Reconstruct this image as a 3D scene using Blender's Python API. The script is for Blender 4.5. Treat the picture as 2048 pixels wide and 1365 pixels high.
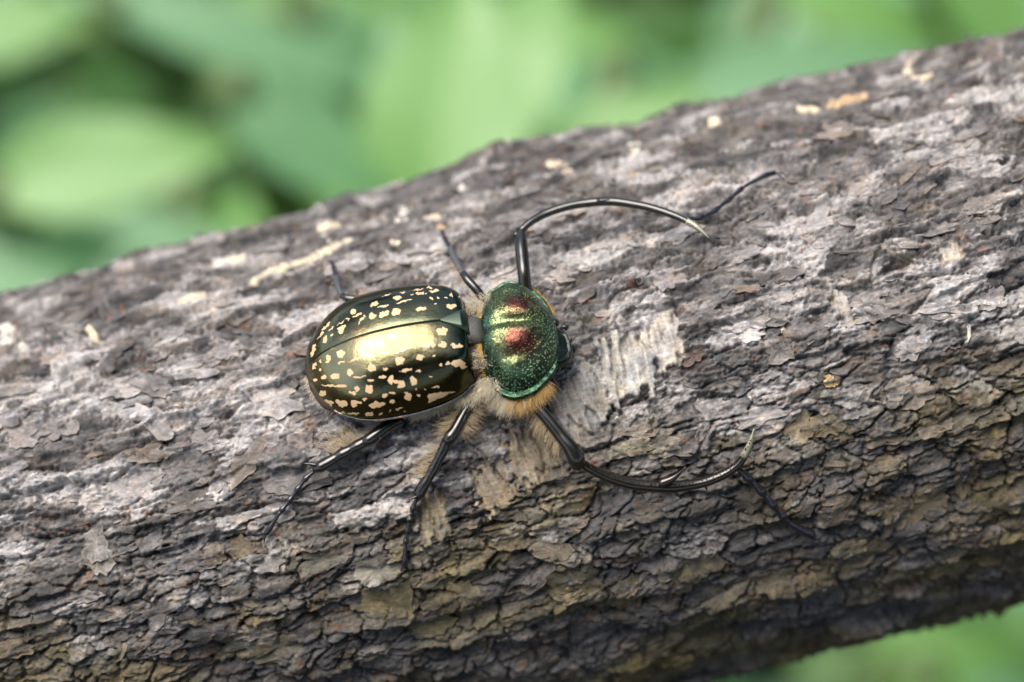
import bpy, math, random
import numpy as np
from mathutils import Vector, Matrix

# ------------------------------------------------------------------ set-up
for o in list(bpy.data.objects):
    bpy.data.objects.remove(o)
sc = bpy.context.scene
col = sc.collection
rad = math.radians
rng = np.random.default_rng(7)
random.seed(7)

# The place is laid out in millimetres in a frame that stands on the picture plane through the
# beetle (X along, Y up the slope of the view, Z towards the viewer) and is turned into world metres.
PITCH = rad(42)
H0 = 0.60
DIST = 650.0
K = 36.0 / 2048 / 100 * DIST            # mm in one photo pixel at the plane
SP, CP = math.sin(PITCH), math.cos(PITCH)
RV = np.array([[1, 0, 0], [0, SP, -CP], [0, CP, SP]], float)   # frame -> world
O_W = np.array([0, 0, H0])
def W(p):
    return O_W + (np.asarray(p, float) * 0.001) @ RV.T
def Winv(p):
    return ((np.asarray(p, float) - O_W) @ RV) * 1000

cam_d = bpy.data.cameras.new('camera')
cam = bpy.data.objects.new('camera', cam_d); col.objects.link(cam)
cam.location = W((0, 0, DIST)); cam.rotation_euler = (rad(90) - PITCH, 0, 0)
cam_d.lens = 100; cam_d.sensor_width = 36; cam_d.clip_start = 0.01; cam_d.clip_end = 500
cam_d.dof.use_dof = True; cam_d.dof.focus_distance = 0.646; cam_d.dof.aperture_fstop = 4.5
sc.camera = cam

SUN = Vector((-0.32, -0.04, 0.93)).normalized()
wd = bpy.data.worlds.new('World'); sc.world = wd; wd.use_nodes = True
nt = wd.node_tree; nt.nodes.clear()
sky = nt.nodes.new('ShaderNodeTexSky'); sky.sky_type = 'NISHITA'; sky.sun_disc = False
sky.sun_elevation = math.asin(SUN.z); sky.sun_rotation = math.atan2(SUN.x, SUN.y)
sky.air_density = 1.0; sky.dust_density = 4.0; sky.ozone_density = 1.0
bg = nt.nodes.new('ShaderNodeBackground'); bg.inputs['Strength'].default_value = 0.10
wo = nt.nodes.new('ShaderNodeOutputWorld')
nt.links.new(sky.outputs[0], bg.inputs[0]); nt.links.new(bg.outputs[0], wo.inputs[0])
sl = bpy.data.lights.new('sun', 'SUN'); sl.energy = 1.5; sl.angle = rad(44); sl.color = (1, 0.965, 0.92)
so = bpy.data.objects.new('sun', sl); col.objects.link(so)
so.rotation_euler = SUN.to_track_quat('Z', 'Y').to_euler(); so.location = (0, 0, 3)
sc.view_settings.view_transform = 'Standard'; sc.view_settings.look = 'None'
sc.view_settings.exposure = 1.5; sc.view_settings.gamma = 1; sc.view_settings.use_curve_mapping = False
sc.render.engine = 'CYCLES'
sc.cycles.use_denoising = True
sc.cycles.max_bounces = 8

# ------------------------------------------------------------------ helpers
def ray(px, py):
    d = np.array([(px - 1024) * K, (682.5 - py) * K, -DIST])
    return np.array([0, 0, DIST]), d
def at(px, py, z=0.0):
    o, d = ray(px, py)
    return o + d * ((DIST - z) / DIST)
def toplane(px, py, p0, n):
    o, d = ray(px, py)
    return o + d * (np.dot(np.asarray(p0) - o, n) / np.dot(d, n))
def proj(p):
    s = DIST / (DIST - p[..., 2])
    return 1024 + p[..., 0] * s / K, 682.5 - p[..., 1] * s / K

ORG = {}
def tag(o, label=None, cat=None, group=None, kind=None):
    if label: o['label'] = label
    if cat: o['category'] = cat
    if group: o['group'] = group
    if kind: o['kind'] = kind
    return o
def mesh_np(name, verts, faces, smooth=True, cols=None, vecs=None, mats=None):
    """verts world metres (n,3); faces (m,k) array or list of such arrays"""
    me = bpy.data.meshes.new(name)
    fl = faces if isinstance(faces, list) else [faces]
    fl = [np.asarray(f, np.int32) for f in fl if len(f)]
    nv = len(verts)
    me.vertices.add(nv); me.vertices.foreach_set('co', np.asarray(verts, np.float32).ravel())
    loops = np.concatenate([f.ravel() for f in fl])
    tot = np.concatenate([np.full(len(f), f.shape[1], np.int32) for f in fl])
    st = np.concatenate([[0], np.cumsum(tot)[:-1]]).astype(np.int32)
    me.loops.add(len(loops)); me.loops.foreach_set('vertex_index', loops)
    me.polygons.add(len(tot)); me.polygons.foreach_set('loop_start', st)
    me.polygons.foreach_set('loop_total', tot)
    me.polygons.foreach_set('use_smooth', np.full(len(tot), smooth))
    if cols:
        for k, c in cols.items():
            a = me.attributes.new(k, 'FLOAT_COLOR', 'POINT')
            c4 = np.ones((nv, 4), np.float32); c4[:, :c.shape[1]] = c
            a.data.foreach_set('color', c4.ravel())
    if vecs:
        for k, c in vecs.items():
            a = me.attributes.new(k, 'FLOAT_VECTOR', 'POINT')
            a.data.foreach_set('vector', np.asarray(c, np.float32).ravel())
    me.update(); me.validate()
    return me
def put(name, V, faces, mat, parent=None, origin=None, smooth=True, cols=None, vecs=None):
    """V in frame mm -> object with its origin at `origin` (frame mm) or its centroid"""
    Wv = W(V)
    og = W(origin) if origin is not None else Wv.mean(0)
    me = mesh_np(name, Wv - og, faces, smooth, cols, vecs)
    o = bpy.data.objects.new(name, me); col.objects.link(o)
    me.materials.append(mat)
    ORG[o.name] = og
    if parent is not None:
        o.parent = parent; o.location = og - ORG[parent.name]
    else:
        o.location = og
    return o
def empty(name, p_world, label=None, cat=None, group=None):
    o = bpy.data.objects.new(name, None); col.objects.link(o); o.location = p_world
    o.empty_display_size = 0.01
    ORG[o.name] = np.array(p_world, float)
    return tag(o, label, cat, group)

# ---- noise
def _h(i, j, s):
    i = np.asarray(i, np.int64).astype(np.uint32); j = np.asarray(j, np.int64).astype(np.uint32)
    h = i * np.uint32(374761393) + j * np.uint32(668265263) + np.uint32((s * 2246822519) & 0xffffffff)
    h = (h ^ (h >> np.uint32(13))) * np.uint32(1274126177)
    h = (h ^ (h >> np.uint32(16))) * np.uint32(2654435761)
    h = h ^ (h >> np.uint32(15))
    return h.astype(np.float64) / 4294967296.0
def noise(x, y, s=0):
    xi = np.floor(x); yi = np.floor(y); fx = x - xi; fy = y - yi
    ux = fx * fx * fx * (fx * (fx * 6 - 15) + 10); uy = fy * fy * fy * (fy * (fy * 6 - 15) + 10)
    def g(a, b, dx, dy):
        t = _h(xi + a, yi + b, s) * 2 * np.pi
        return np.cos(t) * dx + np.sin(t) * dy
    n = (g(0, 0, fx, fy) * (1 - ux) + g(1, 0, fx - 1, fy) * ux) * (1 - uy) + \
        (g(0, 1, fx, fy - 1) * (1 - ux) + g(1, 1, fx - 1, fy - 1) * ux) * uy
    return n * 1.5
def fbm(x, y, s=0, o=4):
    r = 0; a = 1.0; t = 0
    for k in range(o):
        r = r + a * noise(x, y, s + k * 17); t += a; a *= 0.5; x = x * 2.03; y = y * 2.03
    return r / t * 1.6
def voronoi(x, y, s=0, jit=0.85):
    xi = np.floor(x); yi = np.floor(y)
    F1 = np.full(x.shape, 9.0); F2 = np.full(x.shape, 9.0)
    ID = np.zeros(x.shape); ID2 = np.zeros(x.shape); DX = np.zeros(x.shape); DY = np.zeros(x.shape)
    for a in (-1, 0, 1):
        for b in (-1, 0, 1):
            ci = xi + a; cj = yi + b
            dx = x - (ci + 0.5 + (_h(ci, cj, s) - 0.5) * jit)
            dy = y - (cj + 0.5 + (_h(ci, cj, s + 1) - 0.5) * jit)
            d = np.sqrt(dx * dx + dy * dy)
            c = d < F1
            F2 = np.where(c, F1, np.minimum(F2, d))
            ID = np.where(c, _h(ci, cj, s + 2), ID); ID2 = np.where(c, _h(ci, cj, s + 3), ID2)
            DX = np.where(c, dx, DX); DY = np.where(c, dy, DY)
            F1 = np.where(c, d, F1)
    return F1, F2, ID, ID2, DX, DY
def sst(a, b, x):
    t = np.clip((x - a) / (b - a), 0, 1); return t * t * (3 - 2 * t)
def unit(v):
    v = np.asarray(v, float); return v / np.linalg.norm(v)

# ---- materials
def mat(name):
    m = bpy.data.materials.new(name); m.use_nodes = True
    t = m.node_tree; b = t.nodes['Principled BSDF']
    return m, t, b
def N(t, typ, **kw):
    n = t.nodes.new(typ)
    for k, v in kw.items():
        if k in n.inputs: n.inputs[k].default_value = v
        else: setattr(n, k, v)
    return n
def simple(name, c, rough=0.5, metal=0.0, spec=0.5):
    m, t, b = mat(name)
    b.inputs['Base Color'].default_value = (*c, 1); b.inputs['Roughness'].default_value = rough
    b.inputs['Metallic'].default_value = metal; b.inputs['Specular IOR Level'].default_value = spec
    return m, t, b
def ramp(t, stops):
    r = t.nodes.new('ShaderNodeValToRGB'); e = r.color_ramp.elements
    while len(e) < len(stops): e.new(0.5)
    for q, (p, c) in zip(e, stops):
        q.position = p; q.color = (*c, 1) if len(c) == 3 else c
    return r

# bark: colour comes from the attribute 'tint', fine grain from noise laid along the log
def bark_material(name, fibre=False, rough=0.85, bumpd=0.00022):
    m, t, b = mat(name)
    L = t.links.new
    at_c = N(t, 'ShaderNodeAttribute', attribute_name='tint')
    at_u = N(t, 'ShaderNodeAttribute', attribute_name='bark_mm')
    mp = N(t, 'ShaderNodeMapping'); mp.inputs['Scale'].default_value = (1.5, 0.25, 1) if fibre else (0.5, 1.0, 1)
    L(at_u.outputs['Vector'], mp.inputs['Vector'])
    n1 = N(t, 'ShaderNodeTexNoise', Scale=1.6, Detail=8.0, Roughness=0.68)
    L(mp.outputs[0], n1.inputs['Vector'])
    n2 = N(t, 'ShaderNodeTexNoise', Scale=0.33, Detail=5.0, Roughness=0.6)
    L(at_u.outputs['Vector'], n2.inputs['Vector'])
    r1 = ramp(t, [(0.28, (0.68, 0.68, 0.69)), (0.5, (0.98, 0.98, 0.98)), (0.72, (1.32, 1.3, 1.28))] if fibre else [(0.28, (0.56, 0.56, 0.57)), (0.5, (0.97, 0.97, 0.97)), (0.72, (1.42, 1.40, 1.36))])
    L(n1.outputs['Fac'], r1.inputs[0])
    r2 = ramp(t, [(0.3, (0.72, 0.76, 0.82)), (0.55, (1, 1, 1)), (0.75, (1.28, 1.18, 1.08))])
    L(n2.outputs['Fac'], r2.inputs[0])
    m1 = N(t, 'ShaderNodeMix', data_type='RGBA', blend_type='MULTIPLY'); m1.inputs[0].default_value = 1
    L(at_c.outputs['Color'], m1.inputs[6]); L(r1.outputs[0], m1.inputs[7])
    m2 = N(t, 'ShaderNodeMix', data_type='RGBA', blend_type='MULTIPLY'); m2.inputs[0].default_value = 1
    L(m1.outputs[2], m2.inputs[6]); L(r2.outputs[0], m2.inputs[7])
    L(m2.outputs[2], b.inputs['Base Color'])
    bp = N(t, 'ShaderNodeBump', Strength=0.9, Distance=bumpd)
    L(n1.outputs['Fac'], bp.inputs['Height']); L(bp.outputs[0], b.inputs['Normal'])
    b.inputs['Roughness'].default_value = rough
    b.inputs['Specular IOR Level'].default_value = 0.35
    return m
M_BARK = bark_material('bark')
M_FLAKE = bark_material('bark_flake_surface')
M_FIBRE = bark_material('bark_fibre', fibre=True, rough=0.7, bumpd=0.00018)
M_CRUST = bark_material('pale_crust', rough=0.9, bumpd=0.0003)

# ------------------------------------------------------------------ ground
def ground():
    m, t, b = mat('leaf_litter_soil'); L = t.links.new
    tc = N(t, 'ShaderNodeTexCoord')
    n = N(t, 'ShaderNodeTexNoise', Scale=18.0, Detail=9.0, Roughness=0.65); L(tc.outputs['Object'], n.inputs['Vector'])
    v = N(t, 'ShaderNodeTexVoronoi', Scale=26.0); L(tc.outputs['Object'], v.inputs['Vector'])
    r = ramp(t, [(0.3, (0.012, 0.010, 0.008)), (0.5, (0.035, 0.028, 0.018)), (0.7, (0.08, 0.06, 0.036))])
    L(n.outputs['Fac'], r.inputs[0])
    mx = N(t, 'ShaderNodeMix', data_type='RGBA', blend_type='MIX'); mx.inputs[0].default_value = 0.25
    r2 = ramp(t, [(0.0, (0.05, 0.03, 0.015)), (0.5, (0.02, 0.03, 0.010)), (1.0, (0.07, 0.055, 0.03))])
    L(v.outputs['Color'], r2.inputs[0])
    L(r.outputs[0], mx.inputs[6]); L(r2.outputs[0], mx.inputs[7]); L(mx.outputs[2], b.inputs['Base Color'])
    bp = N(t, 'ShaderNodeBump', Strength=0.7, Distance=0.02); L(n.outputs['Fac'], bp.inputs['Height']); L(bp.outputs[0], b.inputs['Normal'])
    b.inputs['Roughness'].default_value = 0.9
    g = np.concatenate([-np.geomspace(60, 0.15, 50), np.linspace(-0.1, 0.1, 5), np.geomspace(0.15, 60, 50)])
    X, Y = np.meshgrid(g, g, indexing='ij')
    Z = 0.02 * fbm(X * 1.5, Y * 1.5, 3) * sst(70, 2, np.hypot(X, Y)) + 0.006 * fbm(X * 9, Y * 9, 5) * sst(6, 1, np.hypot(X, Y))
    n = len(g); idx = np.arange(n * n).reshape(n, n)
    f = np.stack([idx[:-1, :-1], idx[1:, :-1], idx[1:, 1:], idx[:-1, 1:]], -1).reshape(-1, 4)
    me = mesh_np('ground', np.stack([X, Y, Z], -1).reshape(-1, 3), f)
    o = bpy.data.objects.new('ground', me); col.objects.link(o); me.materials.append(m)
    tag(o, 'dark soil and leaf litter under the plants', 'ground', kind='structure')
ground()

# ------------------------------------------------------------------ the log
TH = rad(14.6)
LA = np.array([math.cos(TH), math.sin(TH), 0.0])          # log axis
LN = np.array([-math.sin(TH), math.cos(TH), 0.0])
LZ = np.array([0, 0, 1.0])
A0 = np.array([0.0, -27.3, -70.0])
RLOG = 70.0
def rbase(u, phi):
    up = sst(20, 90, np.degrees(phi)) * sst(200, 120, np.degrees(phi))
    return RLOG + up * (4.2 * np.exp(-((u - 30) / 70.0) ** 2)) + 0.8 * np.sin(u / 55.0 + 1.0) * np.cos(phi * 2 + 0.4)
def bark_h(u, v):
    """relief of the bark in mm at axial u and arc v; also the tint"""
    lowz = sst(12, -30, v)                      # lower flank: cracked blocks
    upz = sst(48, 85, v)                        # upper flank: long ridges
    wu = u + 4.0 * fbm(u / 24, v / 11, 11, 3); wv = v + 3.6 * fbm(u / 34, v / 13, 23, 3)
    rag = fbm(u / 3.6, v / 1.5, 13, 3); rag2 = fbm(u / 1.1, v / 0.7, 17, 2)
    h = 1.3 * fbm(u / 55, v / 24, 31, 3)
    # ledges that run with the log, steep and ragged on their lower side
    rr = (wv + 5.0 * fbm(u / 60, v / 24, 37, 2)) / 7.6 + 0.10 * rag
    fr = rr - np.floor(rr)
    amp = 0.15 + 1.9 * np.clip(0.35 + 1.1 * fbm(u / 22, v / 9, 43, 2), 0, 1.0)
    h += amp * (1 - fr) ** 1.2 * sst(0.0, 0.06, fr) * 1.15
    # layers that have flaked away one from the other
    f1 = 3.4 * fbm(u / 34, v / 11, 33, 3) + 0.26 * rag + 0.07 * rag2
    n1 = np.floor(f1); q1 = f1 - n1
    h += 0.62 * (n1 + sst(0.0, 0.13, q1) - 1 + 0.25 * q1)
    f2 = 2.6 * fbm(u / 14, v / 5.0, 35, 3) + 0.25 * rag2 + 0.3 * rag
    n2 = np.floor(f2); q2 = f2 - n2
    h += 0.30 * (1 - 0.55 * lowz) * (n2 + sst(0.0, 0.18, q2) - 1 + 0.2 * q2)
    # plates and the cracks between them
    F1, F2, i1, i2, dx, dy = voronoi((wu + 0.9 * rag) / 11.0, (wv + 0.6 * rag) / 5.2, 51)
    e = F2 - F1
    has = sst(0.12, 0.5, np.clip(0.45 + 0.8 * fbm(u / 15, v / 9, 57, 2), 0, 1) + 0.5 * lowz)
    wt = 0.45 + 0.55 * lowz
    h += wt * ((i1 - 0.5) * 0.9 - dy * (0.3 + 0.8 * i2) + dx * (i1 * 2 - 1) * 0.4)
    h -= has * np.exp(-(e / (0.055 + 0.04 * i2)) ** 2) * (1.5 + 0.4 * lowz)
    row = np.floor(rr)
    tx = wu / 7.5 + _h(row, row * 0, 53) * 17 + 0.10 * rag
    tk = np.floor(tx); tp = 0.5 + 0.5 * (_h(tk, row, 55) - 0.5)
    td = np.abs(tx - tk - tp) * 7.5
    th_ = _h(tk, row, 59)
    h -= (th_ < 0.62 + 0.3 * lowz) * np.exp(-(td / (0.28 + 0.22 * th_)) ** 2) * (0.7 + 0.7 * lowz) * sst(0.0, 0.25, fr)
    wu2 = wu + 1.0 * rag; wv2 = wv + 0.6 * rag
    G1, G2, j1, j2, ex, ey = voronoi(wu2 / 5.4, wv2 / 2.1, 71)
    h += (1 - 0.4 * lowz) * ((j1 - 0.5) * 0.36 - ey * 0.45 * j2)
    h -= 0.32 * sst(0.35, 0.6, i2) * np.exp(-((G2 - G1) / 0.06) ** 2)
    # long splits that follow the grain
    lc = np.abs(fbm(wu / 44, wv / 5.5, 45, 2) + 0.02 * rag2)
    h -= np.exp(-(lc / 0.035) ** 2) * 1.25 * sst(-0.15, 0.2, fbm(u / 40, v / 14, 47, 2))
    fin = fbm(u / 1.0, v / 0.5, 89, 2); calm = 1 - 0.45 * lowz
    mc = np.abs(fbm(wu / 7, wv / 2.4, 95, 3))
    h += calm * (0.16 * rag2 + 0.26 * rag + 0.10 * fin - 0.35 * np.exp(-(mc / 0.06) ** 2))
    # tint: layers, plates and patches
    lay = _h(n1, n2 * 3, 91) * 0.5 + j1 * 0.3 + i1 * 0.2
    big = fbm(u / 34, v / 13, 101, 3); mid = fbm(u / 11, v / 4.0, 103, 3)
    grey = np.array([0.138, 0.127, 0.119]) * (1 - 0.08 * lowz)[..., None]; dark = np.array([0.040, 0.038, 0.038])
    pink = np.array([0.41, 0.38, 0.357]); tan = np.array([0.185, 0.135, 0.088]); olive = np.array([0.165, 0.128, 0.042])
    rust = np.array([0.24, 0.095, 0.04])
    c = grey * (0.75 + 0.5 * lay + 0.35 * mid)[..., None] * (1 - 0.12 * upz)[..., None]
    c = c + (dark - c) * (sst(0.1, 0.6, -0.7 * mid + 0.7 * (0.5 - lay) + 0.6 * (i2 - 0.5) + 0.25 * rag + 0.06) * 0.9)[..., None]
    pm = sst(-0.06, 0.50, 0.55 * big + 0.35 * mid + 0.75 * (i1 - 0.45) + 0.75 * (lay - 0.45) + 0.12 * rag2 - 0.55 * lowz - 0.25 * upz)
    c = c + (pink * (0.8 + 0.35 * j2)[..., None] - c) * (pm * 0.9)[..., None]
    tn = sst(0.15, 0.7, fbm(u / 13, v / 6, 105, 3) + 0.3 * rag + 0.3 * (i2 - 0.5)) * (0.25 + 0.35 * lowz)
    c = c + (tan * (0.8 + 0.5 * lay)[..., None] - c) * tn[..., None]
    ol = lowz * (0.35 * sst(0.52, 0.75, i1 * 0.8 + 0.30 * fbm(u / 40, v / 20, 107, 2) + 0.12 * rag) + 0.45 * sst(-0.05, 0.5, fbm(u / 45, v / 22, 113, 2)))
    c = c + (olive * (0.7 + 0.6 * j1)[..., None] - c) * ol[..., None]
    ru = sst(0.42, 0.6, fbm(u / 3.2, v / 1.6, 109, 3)) * sst(0.1, 0.45, fbm(u / 18, v / 9, 111, 2)) * 0.5
    c = c + (rust - c) * ru[..., None]
    c = c * (1 + 0.30 * rag2 + 0.24 * rag + 0.18 * fin)[..., None]
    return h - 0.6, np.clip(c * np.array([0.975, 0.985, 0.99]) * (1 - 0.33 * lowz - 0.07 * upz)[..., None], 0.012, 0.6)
def log_pt(u, phi, h):
    r = rbase(u, phi) + h
    return A0 + u[..., None] * LA + (r * np.cos(phi))[..., None] * LZ + (r * np.sin(phi))[..., None] * LN
def on_log(px, py, hgt=0.0):
    """point at height hgt above the smooth log on the sight line of a photo pixel -> frame mm"""
    o, d = ray(px, py); d = unit(d)
    lo, hi = DIST - 120.0, DIST + 75.0
    ts = np.linspace(lo, hi, 1500); P = o + ts[:, None] * d
    q = P - A0; u = q @ LA; a = q @ LZ; b = q @ LN
    f = np.hypot(a, b) - (rbase(u, np.arctan2(b, a)) + hgt)
    k = np.where(f <= 0)[0]
    i = k[0] if len(k) else int(np.argmin(f))
    return P[i]
def uv_of(P):
    q = np.asarray(P) - A0; u = q @ LA; phi = np.arctan2(q @ LN, q @ LZ)
    return u, phi
def nrm_at(P):
    q = np.asarray(P) - A0; q = q - (q @ LA) * LA
    return q / np.linalg.norm(q)

def grow(a, b, d0, d1):
    out = [a]; d = d0
    while out[-1] < b:
        out.append(out[-1] + d); d = min(d * 1.04, d1)
    return out
DU = 0.34
core = np.arange(-140, 140.01, DU)
right = grow(140 + DU, 950, DU, 9.0); left = [-x for x in grow(140 + DU, 2600, DU, 16.0)][::-1]
US = np.concatenate([left, core, right])
dphi = DU / RLOG
pcore = np.arange(rad(-78), rad(98), dphi)
pback = np.array(grow(pcore[-1] + dphi, pcore[0] + 2 * math.pi - dphi * 1.5, dphi, 0.06))
pback = pback[pback < pcore[0] + 2 * math.pi - dphi]
PH = np.concatenate([pcore, pback])
U2, P2 = np.meshgrid(US, PH, indexing='ij')
P2w = np.where(P2 > math.pi, P2 - 2 * math.pi, P2)
V2 = P2w * RLOG
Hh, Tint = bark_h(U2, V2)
# the relief dies away where the mesh is too coarse to carry it
fade = sst(420, 170, np.abs(U2)) * 0.85 + 0.15
fade = np.where((P2 > rad(110)) & (P2 < rad(270)), fade * 0.5, fade)
seam = sst(0, rad(14), np.abs(np.abs(P2w) - math.pi))
Hh = Hh * fade * seam
PATCHES = [([(1192, 690), (1285, 635), (1318, 800), (1232, 815)], 0), ([(1288, 640), (1345, 622), (1376, 735), (1325, 748)], 1), ([(1080, 775), (1190, 705), (1228, 838), (1150, 888)], 2),
    ([(1000, 872), (1088, 840), (1130, 945), (1050, 988)], 3), ([(938, 945), (1000, 918), (1048, 1000), (985, 1048)], 4), ([(828, 1000), (880, 972), (900, 1075), (850, 1108)], 5), ([(1880, 490), (1915, 480), (1928, 520), (1888, 535)], 6), ([(1655, 555), (1700, 590), (1708, 655), (1672, 632)], 7)]
PATCHW = np.zeros(U2.shape)
FIB_T = [np.array(q) for q in ((0.37, 0.36, 0.335), (0.40, 0.37, 0.34), (0.25, 0.24, 0.22), (0.25, 0.205, 0.14), (0.24, 0.195, 0.135), (0.24, 0.205, 0.14), (0.34, 0.31, 0.28), (0.33, 0.30, 0.27))]
for pts, k in PATCHES:
    c = np.array([uv_of(on_log(*p)) for p in pts]); c[:, 1] *= RLOG
    cen = c.mean(0); ins = np.ones(U2.shape) * 9.0
    for i in range(4):
        p, q = c[i], c[(i + 1) % 4]; e = q - p; n = np.array([e[1], -e[0]]) / np.linalg.norm(e)
        if np.dot(cen - p, n) < 0: n = -n
        ins = np.minimum(ins, (U2 - p[0]) * n[0] + (V2 - p[1]) * n[1])
    ex_ = ((c[1] - c[0]) + (c[2] - c[3])) / 2; ey_ = ((c[3] - c[0]) + (c[2] - c[1])) / 2
    inv = np.linalg.inv(np.stack([ex_, ey_], 1)); dU = U2 - cen[0]; dV = V2 - cen[1]
    A_ = inv[0, 0] * dU + inv[0, 1] * dV + 0.5; S_ = inv[1, 0] * dU + inv[1, 1] * dV + 0.5
    near = (A_ > -0.4) & (A_ < 1.4) & (S_ > -0.4) & (S_ < 1.4)
    aw = np.linalg.norm(ex_); sl_ = np.linalg.norm(ey_)
    am = A_[near] * aw; sm = S_[near] * sl_; hn = Hh[near]; tn_ = Tint[near]
    blk = np.floor(am / 1.7 + 0.5 * noise(am / 4, sm / 9, 60 + k))
    rag_e = 0.16 * _h(blk, blk * 0 + k, 61) + 0.05 * noise(am / 0.7, am * 0, 62)
    d_end = np.minimum(sm / sl_ + 0.10 - 0.25 * _h(blk, blk * 0 + k, 63), 1.06 - rag_e * 1.5 - sm / sl_) * sl_
    d_sid = np.minimum(am, aw - am) + 1.3 * noise(am / 3, sm / 2.2, 64 + k) + 0.4
    w = sst(-0.15, 0.35, np.minimum(d_end, d_sid))
    lev = float(np.percentile(hn, 55)); env = lev * 0.88 + 0.12 * hn
    q = am / 0.85 + 0.5 * noise(am / 3, sm / 6, 65 + k)
    g = noise(q, sm / 7, 66 + k) + 0.5 * noise(q * 2.1, sm / 4, 67 + k)
    split = sst(0.22, 0.36, -noise(am / 1.5 + 0.4 * noise(am / 3, sm / 5, 68), sm / 9 + 5, 69 + k))
    fh = env + 0.15 + 0.45 * np.clip(g, -0.8, 0.5) - 1.4 * split + 0.55 * sst(sl_ * 0.5, sl_ * 1.0, sm) + 0.4 * noise(am / 6, sm / 6, 70 + k)
    Hh[near] = hn * (1 - w) + fh * w; PATCHW[near] = np.maximum(PATCHW[near], w)
    tw = FIB_T[k] * (1 + 0.32 * np.clip(g, -1, 1) + 0.35 * noise(am / 4, sm / 5, 71 + k))[:, None] * (1 + np.clip(0.5 + noise(am / 5, sm / 7, 72 + k), 0, 1)[:, None] * np.array([0.06, 0.0, -0.12]))
    Tint[near] = tn_ * (1 - 0.9 * w)[:, None] + np.clip(tw, 0.02, 0.6) * (0.9 * w)[:, None]
LV = log_pt(U2, P2, Hh)
nu, npn = U2.shape
idx = np.arange(nu * npn).reshape(nu, npn)
ir = np.roll(idx, -1, 1)
LF = np.stack([idx[:-1], idx[1:], ir[1:], ir[:-1]], -1).reshape(-1, 4)
c0 = nu * npn; c1 = c0 + 1
LVf = np.concatenate([LV.reshape(-1, 3), [A0 + (US[0] - 2) * LA], [A0 + (US[-1] + 2) * LA]])
capA = np.stack([idx[0], ir[0], np.full(npn, c0)], -1); capB = np.stack([ir[-1], idx[-1], np.full(npn, c1)], -1)
tintf = np.concatenate([Tint.reshape(-1, 3), [[0.3, 0.2, 0.12]], [[0.3, 0.2, 0.12]]])
mm = np.stack([U2, V2, Hh], -1).reshape(-1, 3); mm = np.concatenate([mm, [[0, 0, 0], [0, 0, 0]]])
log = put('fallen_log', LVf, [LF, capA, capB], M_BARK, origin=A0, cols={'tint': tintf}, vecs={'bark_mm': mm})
tag(log, 'thick fallen log with cracked flaking grey brown bark carrying the beetle', 'log')

NC0 = len(left); NCU = len(core); NCP = len(pcore)
PWG = PATCHW[NC0:NC0 + NCU, :NCP]
HG = Hh[NC0:NC0 + NCU, :NCP]; CG = Tint[NC0:NC0 + NCU, :NCP]
def surf_h(u, v):
    """height and tint of the built bark, read from its grid"""
    a = np.clip((np.atleast_1d(u) - core[0]) / DU, 0, NCU - 1.001); b = np.clip((np.atleast_1d(v) / RLOG - pcore[0]) / dphi, 0, NCP - 1.001)
    i = a.astype(int); j = b.astype(int); fa = a - i; fb = b - j
    h = (HG[i, j] * (1 - fa) + HG[i + 1, j] * fa) * (1 - fb) + (HG[i, j + 1] * (1 - fa) + HG[i + 1, j + 1] * fa) * fb
    return h, CG[i, j]
def bare(u, v):
    i = int(np.clip((u - core[0]) / DU, 0, NCU - 1)); j = int(np.clip((v / RLOG - pcore[0]) / dphi, 0, NCP - 1))
    return PWG[max(0, i - 9):i + 10, max(0, j - 6):j + 7].max() > 0.3
def flake_geo(u0, v0, lu, lv, ang, lift, thick, seed, jag=0.28, nb=18, curl=0.6):
    """thin irregular plate lying on the bark, its lower edge lifted"""
    r = np.random.default_rng(seed)
    th = np.linspace(0, 2 * np.pi, nb, endpoint=False)
    rr = r.normal(0, 1, nb); rr = 1 + jag * 0.45 * (rr * 0.62 + np.roll(rr, 1) * 0.3 + 0.8 * np.sin(2 * th + r.uniform(0, 6)) * r.random() + 0.6 * np.sin(3 * th + r.uniform(0, 6)) * r.random())
    sq = 1.0 / np.maximum(np.abs(np.cos(th)), np.abs(np.sin(th))) ** 0.55     # squarish
    ca, sa = math.cos(ang), math.sin(ang)
    rings = []
    SR = (0.4, 0.78, 1.0)
    for s in (0.0,) + SR:
        if s == 0: x = np.zeros(1); y = np.zeros(1)
        else:
            x = np.cos(th) * (1 + (rr - 1) * s) * sq * s * lu / 2; y = np.sin(th) * (1 + (rr - 1) * s) * sq * s * lv / 2
        rings.append((x, y, np.full(x.shape, s)))
    x = np.concatenate([q[0] for q in rings]); y = np.concatenate([q[1] for q in rings]); s = np.concatenate([q[2] for q in rings])
    U = u0 + x * ca - y * sa; V = v0 + x * sa + y * ca
    hb, cb = surf_h(U, V)
    # a plate is stiff: it follows a smoothed version of the ground below it
    hp = np.percentile(hb, 60) * 0.45 + hb * 0.55 + thick * 0.8
    hp = hp + lift * np.clip(-y / (lv / 2), 0, 2) ** 1.5 * curl + 0.10 * noise(U / 1.4, V / 1.0, seed)
    top = np.stack([U, V, hp], -1)
    rim = top[-nb:].copy()
    low = rim.copy(); low[:, :2] = [u0, v0] + (low[:, :2] - [u0, v0]) * 0.88; low[:, 2] -= thick + 1.1
    P = np.concatenate([top, rim, low])
    k = np.arange(nb); k2 = (k + 1) % nb
    f3 = np.stack([np.zeros(nb, int), 1 + k, 1 + k2], -1)
    quad = lambda a, b: np.stack([a + k, b + k, b + k2, a + k2], -1)
    f4 = np.concatenate([quad(1, 1 + nb), quad(1 + nb, 1 + 2 * nb), quad(1 + 3 * nb, 1 + 4 * nb)])
    X = log_pt(P[:, 0], P[:, 1] / RLOG, P[:, 2])
    return X, f3, f4, P
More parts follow.
